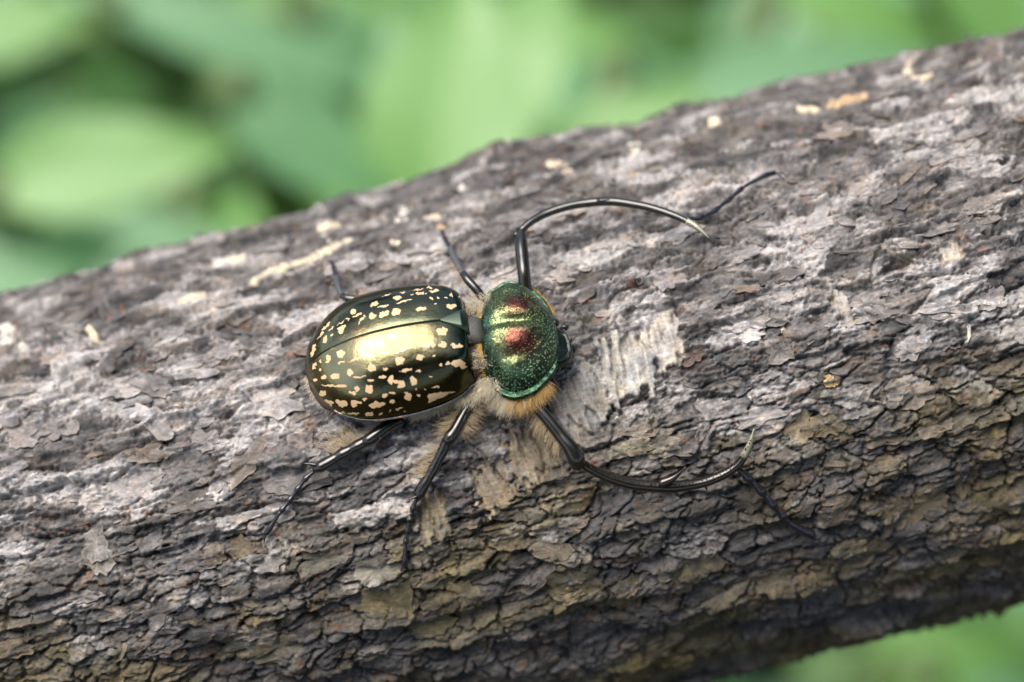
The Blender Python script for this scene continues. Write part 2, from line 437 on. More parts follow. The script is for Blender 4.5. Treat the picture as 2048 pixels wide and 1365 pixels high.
def flake_cols(geo, tint, seed):
    """tint of a plate: mottled, its torn rim a little paler"""
    X, f3, f4, P = geo; r = np.random.default_rng(seed)
    n = len(X); m = 1 + 0.30 * noise(P[:, 0] / 1.3, P[:, 1] / 0.9, 7) + 0.12 * r.normal(size=n)
    loc = surf_h(P[:, 0], P[:, 1])[1]
    c = (0.55 * np.asarray(tint)[None] + 0.45 * loc) * m[:, None]
    nb = (n - 1) // 5
    c[1 + 2 * nb:1 + 4 * nb] = c[1 + 2 * nb:1 + 4 * nb] * 1.12 + np.array([0.018, 0.010, 0.003])
    return np.clip(c, 0.012, 0.7)
def put_flake(name, geo, tint, material=None, smooth=True, seed=0):
    X, f3, f4, P = geo
    return put(name, X, [f3, f4], material or M_FLAKE, log, smooth=smooth, cols={'tint': flake_cols(geo, tint, seed)}, vecs={'bark_mm': P})
def flake_tint(u, v, r):
    uu = u + r.normal(0, 1.5, 12); vv = v + r.normal(0, 1.2, 12)
    _, c = surf_h(uu, vv); c = c.mean(0)
    low = float(sst(5, -35, np.array(v))); q = r.random()
    if q < 0.10 * (1 - low): c = c * 0.6 + np.array([0.36, 0.33, 0.31]) * 0.4
    elif q < 0.26: c = c * 0.5 + np.array([0.22, 0.155, 0.095]) * 0.5
    elif q < 0.26 + 0.16 * low: c = c * 0.6 + np.array([0.19, 0.15, 0.06]) * 0.4
    elif q < 0.42: c = c * 0.7
    return c * (0.85 + 0.4 * r.random())
r = np.random.default_rng(21)
for k in range(262):
    v = r.uniform(-62, 92); u = r.uniform(-128, 128)
    while bare(u, v): v = r.uniform(-62, 92); u = r.uniform(-128, 128)
    lu = r.uniform(3.5, 11.0); lv = lu * r.uniform(0.26, 0.55)
    g = flake_geo(u, v, lu, lv, r.normal(0, 0.28), r.uniform(0.2, 1.3), r.uniform(0.15, 0.4), 1000 + k, jag=0.6, nb=26)
    put_flake('bark_flake', g, flake_tint(u, v, r), seed=k)
# the many small scales: too small to pick apart, joined
Xs, F3, F4, Ps, Cs = [], [], [], [], []
off = 0
for k in range(900):
    v = r.uniform(-75, 97); u = r.uniform(-138, 138)
    if bare(u, v): continue
    lu = r.uniform(1.8, 5.0); lv = lu * r.uniform(0.25, 0.55)
    X, f3, f4, P = flake_geo(u, v, lu, lv, r.normal(0, 0.5), r.uniform(0.1, 0.7), r.uniform(0.08, 0.25), 5000 + k, nb=9, jag=0.5)
    Xs.append(X); F3.append(f3 + off); F4.append(f4 + off); Ps.append(P)
    Cs.append(flake_cols((X, f3, f4, P), flake_tint(u, v, r), k)); off += len(X)
o = put('bark_scales', np.concatenate(Xs), [np.concatenate(F3), np.concatenate(F4)], M_FLAKE, log, smooth=True,
        cols={'tint': np.concatenate(Cs)}, vecs={'bark_mm': np.concatenate(Ps)})
tag(o, kind='stuff')

# single plates read off the photograph
YEL = np.array([0.30, 0.225, 0.085]); OLV = np.array([0.20, 0.165, 0.062]); PNK = np.array([0.46, 0.41, 0.375])
plates = [
 # px, py, w px, h px, tint, lift
 (1385, 712, 42, 30, (0.16, 0.062, 0.045), 1.2), (1661, 762, 26, 26, (1.2, 0.75, 0.22), 0.8), (1600, 855, 60, 48, YEL, 0.5), (1655, 850, 62, 40, YEL, 0.5), (1690, 868, 40, 30, YEL * 0.9, 0.4),
 (1935, 965, 42, 70, YEL * 0.85, 0.4), (1860, 1010, 90, 60, YEL * 0.8, 0.4), (1800, 1030, 50, 62, YEL * 0.75, 0.4), (1985, 1015, 80, 60, YEL * 0.7, 0.4),
 (1720, 1110, 100, 45, YEL * 0.8, 0.4), (1400, 1130, 70, 60, OLV, 0.4), (1350, 1160, 60, 60, OLV, 0.4), (1555, 1165, 80, 40, OLV, 0.4),
 (1260, 1190, 80, 60, OLV, 0.4), (1150, 1160, 90, 60, OLV * 0.9, 0.4), (1500, 1000, 60, 40, (0.17, 0.14, 0.11), 0.5),
 (1280, 895, 50, 26, (0.30, 0.27, 0.19), 0.6), (1330, 897, 55, 32, (0.36, 0.33, 0.26), 0.6), (1240, 905, 46, 26, (0.30, 0.28, 0.18), 0.5),
 (1010, 620, 60, 34, PNK * 0.9, 0.4), (1500, 640, 70, 34, PNK, 0.6), (1340, 560, 64, 36, PNK * 0.95, 0.6), (1560, 700, 50, 46, PNK * 0.8, 0.9),
 (1730, 605, 56, 34, PNK * 0.85, 0.5), (1760, 620, 50, 36, PNK, 0.5), (1980, 600, 60, 40, PNK * 0.9, 0.6), (1820, 700, 60, 36, PNK * 0.7, 0.5),
 (550, 790, 90, 70, PNK * 0.95, 0.7), (450, 700, 50, 32, PNK, 0.5), (240, 770, 90, 34, PNK * 1.05, 0.6), (120, 850, 60, 40, PNK, 0.6),
 (40, 870, 60, 46, PNK * 1.05, 0.6), (410, 880, 56, 40, PNK * 0.95, 0.9), (290, 960, 60, 46, PNK * 0.95, 0.5), (240, 970, 40, 46, PNK, 0.5),
 (90, 640, 70, 30, PNK * 0.7, 0.6), (600, 885, 50, 40, (0.40, 0.32, 0.29), 0.8), (190, 1090, 44, 60, (0.42, 0.38, 0.33), 1.0),
 (480, 1100, 44, 46, YEL * 0.9, 0.5), (430, 1110, 40, 40, YEL * 0.8, 0.5), (195, 1120, 50, 60, (0.32, 0.28, 0.21), 1.2), (640, 1120, 80, 60, (0.28, 0.25, 0.17), 0.8),
 (780, 1210, 80, 90, OLV, 0.4), (860, 1250, 100, 50, OLV * 1.1, 0.4), (930, 1200, 60, 60, OLV, 0.4), (560, 1300, 90, 50, OLV * 0.9, 0.4),
 (760, 1140, 90, 50, (0.25, 0.23, 0.15), 0.9), (1830, 790, 80, 46, (0.27, 0.21, 0.17), 0.5), (1870, 850, 70, 34, (0.30, 0.25, 0.20), 0.5),
]
for i, (px, py, w, hgt, tint, lift) in enumerate(plates):
    P = on_log(px, py); u, ph = uv_of(P)
    cosp = max(0.35, nrm_at(P)[2])
    g = flake_geo(u, ph * RLOG, w * K * 1.05, hgt * K / cosp * 1.05, 0.02 * math.sin(i), lift, 0.3, 300 + i, jag=0.5, nb=30)
    put_flake('bark_plate', g, np.array(tint) * 0.45 + surf_h(g[3][:40, 0], g[3][:40, 1])[1].mean(0) * 0.42, seed=900 + i)

# cream crusts (dried resin and lichen) along the upper side
def crust(path, width, tint, seed):
    r = np.random.default_rng(seed)
    pts = np.array([uv_of(on_log(*p)) for p in path]); pts[:, 1] *= RLOG
    seg = np.linalg.norm(np.diff(pts, axis=0), axis=1); Ltot = seg.sum()
    n = max(6, int(Ltot / 0.6)); tt = np.concatenate([[0], np.cumsum(seg)]) / max(Ltot, 1e-6)
    s = np.linspace(0, 1, n); C = np.stack([np.interp(s, tt, pts[:, 0]), np.interp(s, tt, pts[:, 1])], -1)
    D = np.gradient(C, axis=0); D /= np.linalg.norm(D, axis=1)[:, None] + 1e-9; S = np.stack([-D[:, 1], D[:, 0]], -1)
    w = width * K * 0.68 * np.sqrt(np.clip(1 - (2 * s - 1) ** 4, 0.02, 1)) * (0.55 + 0.75 * r.random(n))
    m = 9; a = np.linspace(-1, 1, m)
    V = C[:, None, :] + S[:, None, :] * (w[:, None] * a)[..., None] * (1 + 0.15 * r.normal(size=(n, m)))[..., None]
    hb, _ = surf_h(V[..., 0].ravel(), V[..., 1].ravel()); hb = hb.reshape(n, m)
    hh = hb * 0.8 + hb.mean() * 0.2 + 0.22 + (0.10 + 0.30 * r.random((n, m))) * (1 - a ** 2) - 0.9 * (np.abs(a) > 0.95) - 0.9 * (r.random((n, m)) < 0.05)
    hh[0] -= 0.9; hh[-1] -= 0.9
    P = np.concatenate([V, hh[..., None]], -1).reshape(-1, 3)
    ii = np.arange(n * m).reshape(n, m)
    f = np.stack([ii[:-1, :-1], ii[1:, :-1], ii[1:, 1:], ii[:-1, 1:]], -1).reshape(-1, 4)
    tc = np.array(tint) * (0.75 + 0.45 * r.random((n * m, 1))) + np.array([0.06, 0.0, -0.05]) * (r.random((n * m, 1)) < 0.2)
    put('pale_crust', log_pt(P[:, 0], P[:, 1] / RLOG, P[:, 2]), f, M_CRUST, log, cols={'tint': np.clip(tc, 0, 0.9)}, vecs={'bark_mm': P})
CRM = (0.60, 0.52, 0.38); WHT = (0.56, 0.535, 0.47); ORG_ = (0.46, 0.335, 0.20)
for i, (path, w, tint) in enumerate([
    ([(1838, 112), (1818, 125), (1815, 145), (1835, 155), (1868, 146)], 18, CRM), ([(1650, 210), (1700, 195), (1738, 184)], 22, ORG_), ([(1590, 222), (1640, 211)], 20, CRM),
    ([(1428, 240), (1432, 258)], 24, CRM), ([(1264, 280), (1278, 305)], 26, WHT), ([(1088, 318), (1140, 330)], 30, CRM), ([(1255, 340), (1275, 345)], 16, ORG_),
    ([(845, 420), (880, 432)], 26, CRM), ([(806, 395), (800, 440)], 22, WHT), ([(630, 448), (680, 440)], 18, CRM), ([(640, 465), (660, 480)], 20, WHT),
    ([(490, 556), (540, 528), (600, 510), (660, 490), (712, 474)], 20, CRM), ([(425, 505), (440, 528), (460, 512)], 26, WHT), ([(455, 520), (495, 512)], 24, CRM),
    ([(350, 600), (385, 588), (412, 580)], 18, CRM), ([(168, 648), (192, 672)], 16, CRM), ([(2, 640), (18, 660), (8, 690)], 30, WHT), ([(40, 690), (55, 700)], 18, WHT),
    ([(920, 375), (932, 385)], 16, WHT), ([(775, 470), (800, 485)], 14, CRM), ([(1945, 115), (1965, 122)], 14, WHT),
    ([(870, 440), (885, 450)], 14, ORG_),
    ([(1938, 645), (1940, 672), (1932, 690)], 8, WHT), ([(1565, 640), (1567, 668)], 8, CRM)]):
    crust(path, w, tint, 700 + i)

# ------------------------------------------------------------------ the beetle

PB = rad(31)
ZB = math.cos(PB) * LZ + math.sin(PB) * LN
T2 = np.cross(ZB, LA)
def dir_in_plane(beta):
    return math.cos(beta) * LA + math.sin(beta) * T2
XB = dir_in_plane(rad(-10)); YB = np.cross(ZB, XB)
OB = on_log(957, 722, 0.8)
def B(x, y, z, yaw=0.0, o=(0, 0, 0)):
    x = np.asarray(x, float); y = np.asarray(y, float); z = np.asarray(z, float)
    c, s = math.cos(yaw), math.sin(yaw)
    X = x * c - y * s + o[0]; Y = x * s + y * c + o[1]; Z = z + o[2]
    return OB + X[..., None] * XB + Y[..., None] * YB + Z[..., None] * ZB
def binv(P):
    q = np.asarray(P) - OB
    return np.array([q @ XB, q @ YB, q @ ZB])
beetle = empty('beetle', W(OB), 'large long-armed beetle with golden spotted wing cases on the bark', 'beetle')

# materials
def metal_attr(name, attr=None, base=(0.1, 0.1, 0.1), rough=0.3, metal=1.0, coat=0.3):
    m, t, b = mat(name)
    b.inputs['Metallic'].default_value = metal; b.inputs['Roughness'].default_value = rough
    b.inputs['Coat Weight'].default_value = coat; b.inputs['Coat Roughness'].default_value = 0.12
    if attr:
        a = N(t, 'ShaderNodeAttribute', attribute_name=attr); t.links.new(a.outputs['Color'], b.inputs['Base Color'])
    else: b.inputs['Base Color'].default_value = (*base, 1)
    return m, t, b
def elytron_material():
    m, t, b = metal_attr('elytron_shell', None, rough=0.3, coat=0.0); L = t.links.new
    a = N(t, 'ShaderNodeAttribute', attribute_name='shell')          # rgb colour
    s = N(t, 'ShaderNodeAttribute', attribute_name='marks')          # r = cream mark, g = rusty line, b = rim
    tc = N(t, 'ShaderNodeTexCoord')
    n = N(t, 'ShaderNodeTexNoise', Scale=900.0, Detail=5.0, Roughness=0.6); L(tc.outputs['Object'], n.inputs['Vector'])
    n2 = N(t, 'ShaderNodeTexNoise', Scale=150.0, Detail=4.0); L(tc.outputs['Object'], n2.inputs['Vector'])
    sep = N(t, 'ShaderNodeSeparateColor'); L(s.outputs['Color'], sep.inputs[0])
    mr = N(t, 'ShaderNodeMapRange'); mr.inputs['From Min'].default_value = 0.44; mr.inputs['From Max'].default_value = 0.56; L(sep.outputs[0], mr.inputs['Value'])
    mx = N(t, 'ShaderNodeMix', data_type='RGBA'); L(mr.outputs[0], mx.inputs[0]); L(a.outputs['Color'], mx.inputs[6]); mx.inputs[7].default_value = (0.72, 0.48, 0.28, 1)
    mx2 = N(t, 'ShaderNodeMix', data_type='RGBA'); L(sep.outputs[1], mx2.inputs[0]); L(mx.outputs[2], mx2.inputs[6]); mx2.inputs[7].default_value = (0.42, 0.15, 0.04, 1)
    L(mx2.outputs[2], b.inputs['Base Color'])
    sub = N(t, 'ShaderNodeMath', operation='SUBTRACT', use_clamp=True); sub.inputs[0].default_value = 1.0
    add = N(t, 'ShaderNodeMath', operation='MAXIMUM'); L(mr.outputs[0], add.inputs[0]); L(sep.outputs[1], add.inputs[1]); L(add.outputs[0], sub.inputs[1])
    L(sub.outputs[0], b.inputs['Metallic'])
    rr = N(t, 'ShaderNodeMapRange'); rr.inputs['To Min'].default_value = 0.12; rr.inputs['To Max'].default_value = 0.22; L(n2.outputs['Fac'], rr.inputs['Value']); L(rr.outputs[0], b.inputs['Roughness'])
    n3 = N(t, 'ShaderNodeTexNoise', Scale=170.0, Detail=3.0, Roughness=0.55); L(tc.outputs['Object'], n3.inputs['Vector'])
    bq = N(t, 'ShaderNodeBump', Strength=0.5, Distance=0.00018); L(n3.outputs['Fac'], bq.inputs['Height'])
    bp = N(t, 'ShaderNodeBump', Strength=0.5, Distance=0.00010); L(n.outputs['Fac'], bp.inputs['Height']); L(bq.outputs[0], bp.inputs['Normal']); L(bp.outputs[0], b.inputs['Normal'])
    vc = N(t, 'ShaderNodeMix', data_type='RGBA'); L(n2.outputs['Fac'], vc.inputs[0]); vc.inputs[6].default_value = (0.46, 0.30, 0.15, 1); vc.inputs[7].default_value = (0.68, 0.49, 0.28, 1); L(vc.outputs[2], mx.inputs[7])
    return m
M_ELY = elytron_material()
def pronotum_material():
    m, t, b = metal_attr('pronotum_shell', None, rough=0.33, coat=0.0); L = t.links.new
    a = N(t, 'ShaderNodeAttribute', attribute_name='shell')
    tc = N(t, 'ShaderNodeTexCoord')
    v = N(t, 'ShaderNodeTexVoronoi', Scale=1600.0, Randomness=0.75); L(tc.outputs['Object'], v.inputs['Vector'])
    mr = N(t, 'ShaderNodeMapRange', interpolation_type='SMOOTHSTEP'); mr.inputs['From Min'].default_value = 0.24; mr.inputs['From Max'].default_value = 0.40; L(v.outputs['Distance'], mr.inputs['Value'])
    pit = N(t, 'ShaderNodeMath', operation='SUBTRACT'); pit.inputs[0].default_value = 1.0; L(mr.outputs[0], pit.inputs[1])
    br = N(t, 'ShaderNodeMix', data_type='RGBA', blend_type='MULTIPLY'); br.inputs[0].default_value = 1; L(a.outputs['Color'], br.inputs[6]); br.inputs[7].default_value = (3.4, 3.4, 3.2, 1)  # pits painted lighter to imitate their specular glints
    mx = N(t, 'ShaderNodeMix', data_type='RGBA'); L(pit.outputs[0], mx.inputs[0]); L(a.outputs['Color'], mx.inputs[6]); L(br.outputs[2], mx.inputs[7]); L(mx.outputs[2], b.inputs['Base Color'])
    n = N(t, 'ShaderNodeTexNoise', Scale=500.0, Detail=3.0); L(tc.outputs['Object'], n.inputs['Vector'])
    ad = N(t, 'ShaderNodeMath', operation='MULTIPLY_ADD'); L(n.outputs['Fac'], ad.inputs[0]); ad.inputs[1].default_value = 0.4; L(mr.outputs[0], ad.inputs[2])
    bp = N(t, 'ShaderNodeBump', Strength=1.0, Distance=0.00045); L(ad.outputs[0], bp.inputs['Height']); L(bp.outputs[0], b.inputs['Normal'])
    return m
M_PRO = pronotum_material()
M_LEG, _t, _b = metal_attr('leg_shell', None, (0.014, 0.013, 0.009), 0.2, 0.35, 0.6)
M_LEGB, _t, _b = metal_attr('leg_shell_bronze', None, (0.017, 0.012, 0.007), 0.22, 0.4, 0.5)
M_TAR, _t, _b = metal_attr('tarsus_shell', None, (0.03, 0.028, 0.035), 0.25, 0.6, 0.5)
M_GRN, _t, _b = metal_attr('head_shell', None, (0.010, 0.018, 0.014), 0.35, 0.6, 0.2)
M_TIP, _t, _b = metal_attr('pale_leg_tip', None, (0.30, 0.29, 0.20), 0.4, 0.5, 0.2)
M_LEGF, _t, _b = metal_attr('sky_toned_leg_shell', None, (0.075, 0.078, 0.08), 0.4, 0.3, 0.3)  # lighter leg colour that imitates sky reflected on the far legs
M_BLK = simple('glossy_black', (0.01, 0.01, 0.014), 0.15)[0]
M_BODY = simple('downy_underside', (0.04, 0.027, 0.014), 0.75)[0]
M_GREYPL = simple('grey_thorax_plate', (0.05, 0.05, 0.044), 0.55, 0.0)[0]
def hair_mat(name, c):
    m, t, b = simple(name, c, 0.45); b.inputs['Subsurface Weight'].default_value = 0.0
    return m
M_HCRM = hair_mat('cream_hair', (0.50, 0.38, 0.22)); M_HPAL = hair_mat('pale_hair', (0.62, 0.54, 0.38)); M_HORG = hair_mat('golden_hair', (0.68, 0.40, 0.09)); M_HRED = hair_mat('rusty_hair', (0.32, 0.09, 0.02))
M_SCUT, _t, _b = metal_attr('scutellum_shell', None, (0.085, 0.11, 0.075), 0.3)

# ---- wing cases
EY = rad(5.6); EO = (-1.0, 2.7, 5.2); EL = 38.5
def ew(t):
    xs = [0, .015, .05, .12, .25, .42, .58, .70, .80, .88, .94, .975, 1.0]
    ys = [9.4, 11.0, 12.5, 14.2, 15.7, 16.4, 16.3, 15.3, 13.4, 10.8, 7.8, 5.0, 0.6]
    return np.interp(t, xs, ys) if False else _spl(t, xs, ys)
def _spl(t, xs, ys):
    xs = np.array(xs); ys = np.array(ys); m = np.gradient(ys, xs)
    d = np.diff(ys) / np.diff(xs); m[1:-1] = np.where(d[:-1] * d[1:] > 0, 2 * d[:-1] * d[1:] / (d[:-1] + d[1:] + 1e-12), 0); m[0] = d[0]; m[-1] = d[-1]
    i = np.clip(np.searchsorted(xs, t, 'right') - 1, 0, len(xs) - 2)
    hh = xs[i + 1] - xs[i]; q = (t - xs[i]) / hh
    return (2 * q**3 - 3 * q**2 + 1) * ys[i] + (q**3 - 2 * q**2 + q) * hh * m[i] + (-2 * q**3 + 3 * q**2) * ys[i + 1] + (q**3 - q**2) * hh * m[i + 1]
def eH(t):
    return _spl(t, [0, .04, .12, .24, .38, .50, .62, .74, .84, .92, .97, 1.0], [8.8, 9.7, 10.7, 11.5, 11.8, 11.55, 10.8, 9.4, 7.4, 4.9, 2.7, 0.5])
SPOT_NEAR = [(1040,490,38,28,0),(550,575,28,28,0),(612,570,25,32,-30),(695,520,30,22,0),(345,640,28,30,0),(260,675,18,28,0),(205,695,10,16,0),(165,730,14,25,20),(205,750,12,10,0),(170,820,14,16,0),(228,800,22,18,0),(310,795,32,22,0),(408,768,24,20,0),(555,740,30,28,0),(750,690,32,27,0),(890,665,28,21,0),(985,652,12,10,0),
 (900,585,20,12,0),(940,588,18,16,0),(975,578,22,18,0),(1045,580,28,22,0),(1145,590,42,11,0),(1115,582,12,18,0),(815,600,30,8,-5),(765,612,20,7,0),(650,635,34,9,-10),(725,632,12,6,0),(540,655,36,8,-10),(440,685,44,7,-15),(350,702,30,7,-10),
 (1080,705,22,14,0),(1150,708,50,26,0),(1030,718,10,18,0),(1185,735,28,10,0),(790,755,42,12,-10),(880,760,18,7,0),(650,745,15,10,0),(630,798,27,13,-15),(545,820,28,7,0),(690,820,20,32,0),(760,850,26,30,0),(720,835,30,10,0),(845,825,25,28,0),(470,800,50,7,-5),(540,885,28,28,0),(455,880,16,20,0),(430,912,26,14,0),(225,912,26,22,0),
 (250,968,48,11,15),(280,985,14,20,0),(360,985,34,26,0),(330,970,20,12,0),(435,980,22,28,0),(465,975,20,10,0),(510,952,18,9,0),(590,990,60,20,-8),(645,930,24,14,-30),(700,912,30,9,0),(805,938,26,26,0),(790,915,12,18,0),(695,970,20,16,0),(858,888,8,6,0),(995,868,30,9,-5),(745,1015,28,7,-15),(180,945,26,8,45),(240,1050,16,8,0),(340,1045,40,7,0),(430,1052,42,8,0),(540,1052,30,11,0),(620,1050,13,11,0),(300,1030,20,8,20),(330,862,60,7,5),(250,858,40,6,10),(930,880,8,5,0),(875,925,14,6,0),(600,1000,8,5,0),(780,1035,9,4,0),(685,1030,8,5,0),(965,795,9,6,0),(210,1030,10,6,0)]
SPOT_FAR = [(1150,190,34,20,15),(1200,200,34,20,15),(1175,252,28,11,15),(1100,318,32,18,0),(895,335,36,17,-10),(1015,258,12,9,0),(960,262,12,8,0),(990,302,8,6,0),(1100,242,10,7,0),(1065,262,7,7,0),(985,212,36,10,-5),(880,228,34,11,-5),(995,165,22,6,-5),(955,190,18,6,-5),(735,258,30,14,-10),(870,205,34,5,-10),(770,222,25,6,-10),(575,300,34,15,-15),(660,242,28,6,-15),(430,352,23,19,0),(725,355,30,25,0),(635,375,30,20,-20),(655,362,14,16,0),(562,385,24,19,0),(640,315,45,8,-15),(770,287,50,7,-15),(820,275,18,6,0),(460,378,40,8,-25),(395,408,14,9,0),(350,430,30,7,-30),(355,470,34,18,-30),(345,490,12,16,0),(235,545,18,28,25),(290,515,10,7,0),(490,405,10,18,35),(510,385,10,10,0),(260,440,26,9,-50),(230,470,20,8,-50),(210,515,40,8,-48),(280,470,28,7,-40),(165,600,14,28,10),(150,640,8,28,10),(470,425,8,10,20),(930,230,8,5,0),(835,238,8,5,0)]
RUST = [(600,437,42,5,-14),(480,482,60,6,-18),(365,525,24,5,-25),(630,490,38,4,-10),(510,520,70,4,-14),(430,545,30,4,-20),(290,608,26,6,-20),(620,1085,40,4,-6),(740,1078,30,4,-8),(190,960,24,6,45)]
def blobs(px, py, lst, seed, soft=0.20):
    zx = (px - 580) * 3.4133; zy = (py - 520) * 3.4133
    wx = zx + 10 * fbm(zx / 30, zy / 30, seed, 2); wy = zy + 9 * fbm(zx / 30, zy / 30, seed + 9, 2)
    m = np.zeros(px.shape)
    for (x, y, a, b, g) in lst:
        c, s = math.cos(rad(g)), math.sin(rad(g))
        dx = wx - x; dy = wy - y
        p = (dx * c + dy * s) / (a * 0.95); q = (-dx * s + dy * c) / (b * 0.98)
        d = np.sqrt(p * p + q * q)
        m = np.maximum(m, np.clip(0.5 + (1 - d) * min(a, b) / 16.0, 0, 1))
    return m
def elytron(side):
    nt_, ns = 330, 190
    t = np.concatenate([[0, 0.003, 0.008], np.linspace(0.015, 1, nt_ - 3) ** 1.0])
    s = np.linspace(0, 1, ns)
    T, S = np.meshgrid(t, s, indexing='ij')
    w = ew(T); Hx = eH(T)
    y = np.sin(S * np.pi / 2) ** 1.0 * w           # finer near the margin
    f = y / w
    z = Hx * np.clip(1 - f ** (2.25 + 0.9 * sst(0.35, 0.0, T)), 0, 1) ** 0.56
    gap = 0.04
    z = z - 0.22 * np.exp(-(y / 0.13) ** 2)
    # faint ribs along the wing case
    z = z + 0.018 * np.sin(f * 24) * sst(0.02, 0.1, T) * sst(0.95, 0.8, f)
    # shoulder hump
    z = z + 0.5 * np.exp(-((f - 0.72) / 0.13) ** 2 - ((T - 0.07) / 0.07) ** 2)
    # upturned rim
    rim = sst(0.985, 1.0, f)
    yy = y + gap + 0.45 * sst(0.97, 1.0, S) * (T > 0.02)
    z = z + 0.32 * sst(0.975, 1.0, S)
    x = -T * EL
    # base edge folds down
    z = z - 1.6 * np.clip((0.008 - T) / 0.008, 0, 1)
    P = B(x, side * yy, z, EY, EO)
    # underside rim so the case has thickness
    inner = B(x[:, -1], side * (yy[:, -1] - 0.5), z[:, -1] - 0.7, EY, EO)
    px, py = proj(P)
    lst = SPOT_NEAR if side < 0 else SPOT_FAR
    mk = blobs(px, py, lst, 5 if side < 0 else 15)
    if side < 0:      # the wedge near the shoulder
        zx = (px - 580) * 3.4133; zy = (py - 520) * 3.4133
        zx = zx + 9 * fbm(zx / 28, zy / 28, 91, 2); zy = zy + 6 * fbm(zx / 22, zy / 22, 92, 2)
        a = (zx - 945) / 185.0; ctr = 945 - a * 45; hw = 30 * (1 - a) + 2
        wd_ = np.clip(0.5 + (hw - np.abs(zy - ctr)) / 16, 0, 1) * ((a > 0.0) & (a < 1.0))
        mk = np.maximum(mk, wd_)
    ru = np.clip(blobs(px, py, RUST, 25) * 1.6 - 0.5, 0, 1) * 0.8 * (mk < 0.4)
    mk = mk * (S < 0.985) * (yy > 0.9)
    rimm = sst(0.965, 0.985, S)
    # warm gold on the disc, greener towards base and flank
    gold = np.array([0.098, 0.088, 0.047]); green = np.array([0.055, 0.082, 0.056]); bronze = np.array([0.06, 0.050, 0.02])
    k = np.clip(0.5 + 0.5 * fbm(T * 5, f * 3 + side, 77, 3), 0, 1)
    gg = sst(0.0, 0.22, T)[..., None] * 0.9 + 0.1
    base = green + (gold - green) * gg
    base = base * (1 + 1.5 * sst(0.45, 0.8, T))[..., None]  # tail half brightened in the colour, standing in for a second highlight
    base = base + (bronze - base) * (sst(0.55, 0.95, f) * 0.7)[..., None]
    if side > 0: base = base + (green - base) * 0.45  # far case tinted greener to imitate reflected foliage
    base = base * (0.85 + 0.3 * k)[..., None]
    base = base + (np.array([0.035, 0.042, 0.055]) - base) * rimm[..., None]
    ii = np.arange(P.shape[0] * ns).reshape(P.shape[0], ns)
    fa = np.stack([ii[:-1, :-1], ii[1:, :-1], ii[1:, 1:], ii[:-1, 1:]], -1).reshape(-1, 4)
    ib = ii.size + np.arange(P.shape[0])
    fb = np.stack([ii[:-1, -1], ii[1:, -1], ib[1:], ib[:-1]], -1)
    if side < 0: pass
    else: fa = fa[:, ::-1]; fb = fb[:, ::-1]
    Vv = np.concatenate([P.reshape(-1, 3), inner])
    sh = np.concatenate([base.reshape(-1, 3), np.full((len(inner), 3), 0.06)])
    mkc = np.stack([mk, ru, rimm], -1).reshape(-1, 3); mkc = np.concatenate([mkc, np.zeros((len(inner), 3))])
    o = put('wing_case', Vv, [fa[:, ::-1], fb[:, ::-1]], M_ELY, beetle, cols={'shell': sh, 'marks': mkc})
    return P
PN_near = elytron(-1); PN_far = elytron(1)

# ---- scutellum
def scutellum():
    n, m = 24, 21
    a = np.linspace(0, 1, n); b = np.linspace(-1, 1, m)
    A, Bb = np.meshgrid(a, b, indexing='ij')
    hw = 3.3 * (1 - A) ** 0.85 + 0.02
    x = 0.6 - A * 6.0; y = Bb * hw
    z = np.interp(A, [0, .2, 1], [8.6, 10.0, 11.25]) + 0.35 * (1 - Bb ** 2) * (1 - A) - 0.9 * np.abs(Bb) ** 8 * (1 - A) - 0.5 * (A == 0)
    P = B(x, y, z, EY, EO)
    ii = np.arange(n * m).reshape(n, m)
    f = np.stack([ii[:-1, :-1], ii[1:, :-1], ii[1:, 1:], ii[:-1, 1:]], -1).reshape(-1, 4)
    put('scutellum', P.reshape(-1, 3), f, M_SCUT, beetle)
scutellum()

# ---- body under the shells: one closed surface through cross-sections
def loft(name, secs, mt, parent, n=40, res=8, smooth=True, power=2.0):
    """secs: list of (x, y, z, half width, half height)"""
    secs = np.array(secs, float); tt = np.linspace(0, len(secs) - 1, (len(secs) - 1) * res + 1)
    S = np.stack([_spl(tt, np.arange(len(secs)), secs[:, i]) for i in range(5)], -1)
    th = np.linspace(0, 2 * np.pi, n, endpoint=False)
    cx = np.sign(np.cos(th)) * np.abs(np.cos(th)) ** (2 / power); cz = np.sign(np.sin(th)) * np.abs(np.sin(th)) ** (2 / power)
    P = B(np.repeat(S[:, :1], n, 1), S[:, 1:2] + S[:, 3:4] * cx, S[:, 2:3] + S[:, 4:5] * cz)
    k = len(S); ii = np.arange(k * n).reshape(k, n); jj = np.roll(ii, -1, 1)
    f = np.stack([ii[:-1], jj[:-1], jj[1:], ii[1:]], -1).reshape(-1, 4)
    V = np.concatenate([P.reshape(-1, 3), P[0].mean(0)[None], P[-1].mean(0)[None]])
    c = k * n
    fA = np.stack([jj[0], ii[0], np.full(n, c)], -1); fB = np.stack([ii[-1], jj[-1], np.full(n, c + 1)], -1)
    return put(name, V, [f, fA, fB], mt, parent, smooth=smooth)
loft('body', [(-38.5, -2.6, 4.6, 3, 1.2), (-35, -2.2, 5.0, 9, 3), (-24, -0.6, 5.2, 12.8, 4.0), (-12, 1.0, 5.4, 12.4, 4.4), (-4, 1.6, 5.6, 10.2, 4.4), (1, 1.0, 6.0, 9, 4.4), (4, 0, 6.4, 8.5, 4.4), (10, -0.6, 6.2, 8.5, 4), (14, -1.2, 5.6, 5.0, 3), (17, -1.5, 5.4, 3, 2)], M_BODY, beetle)
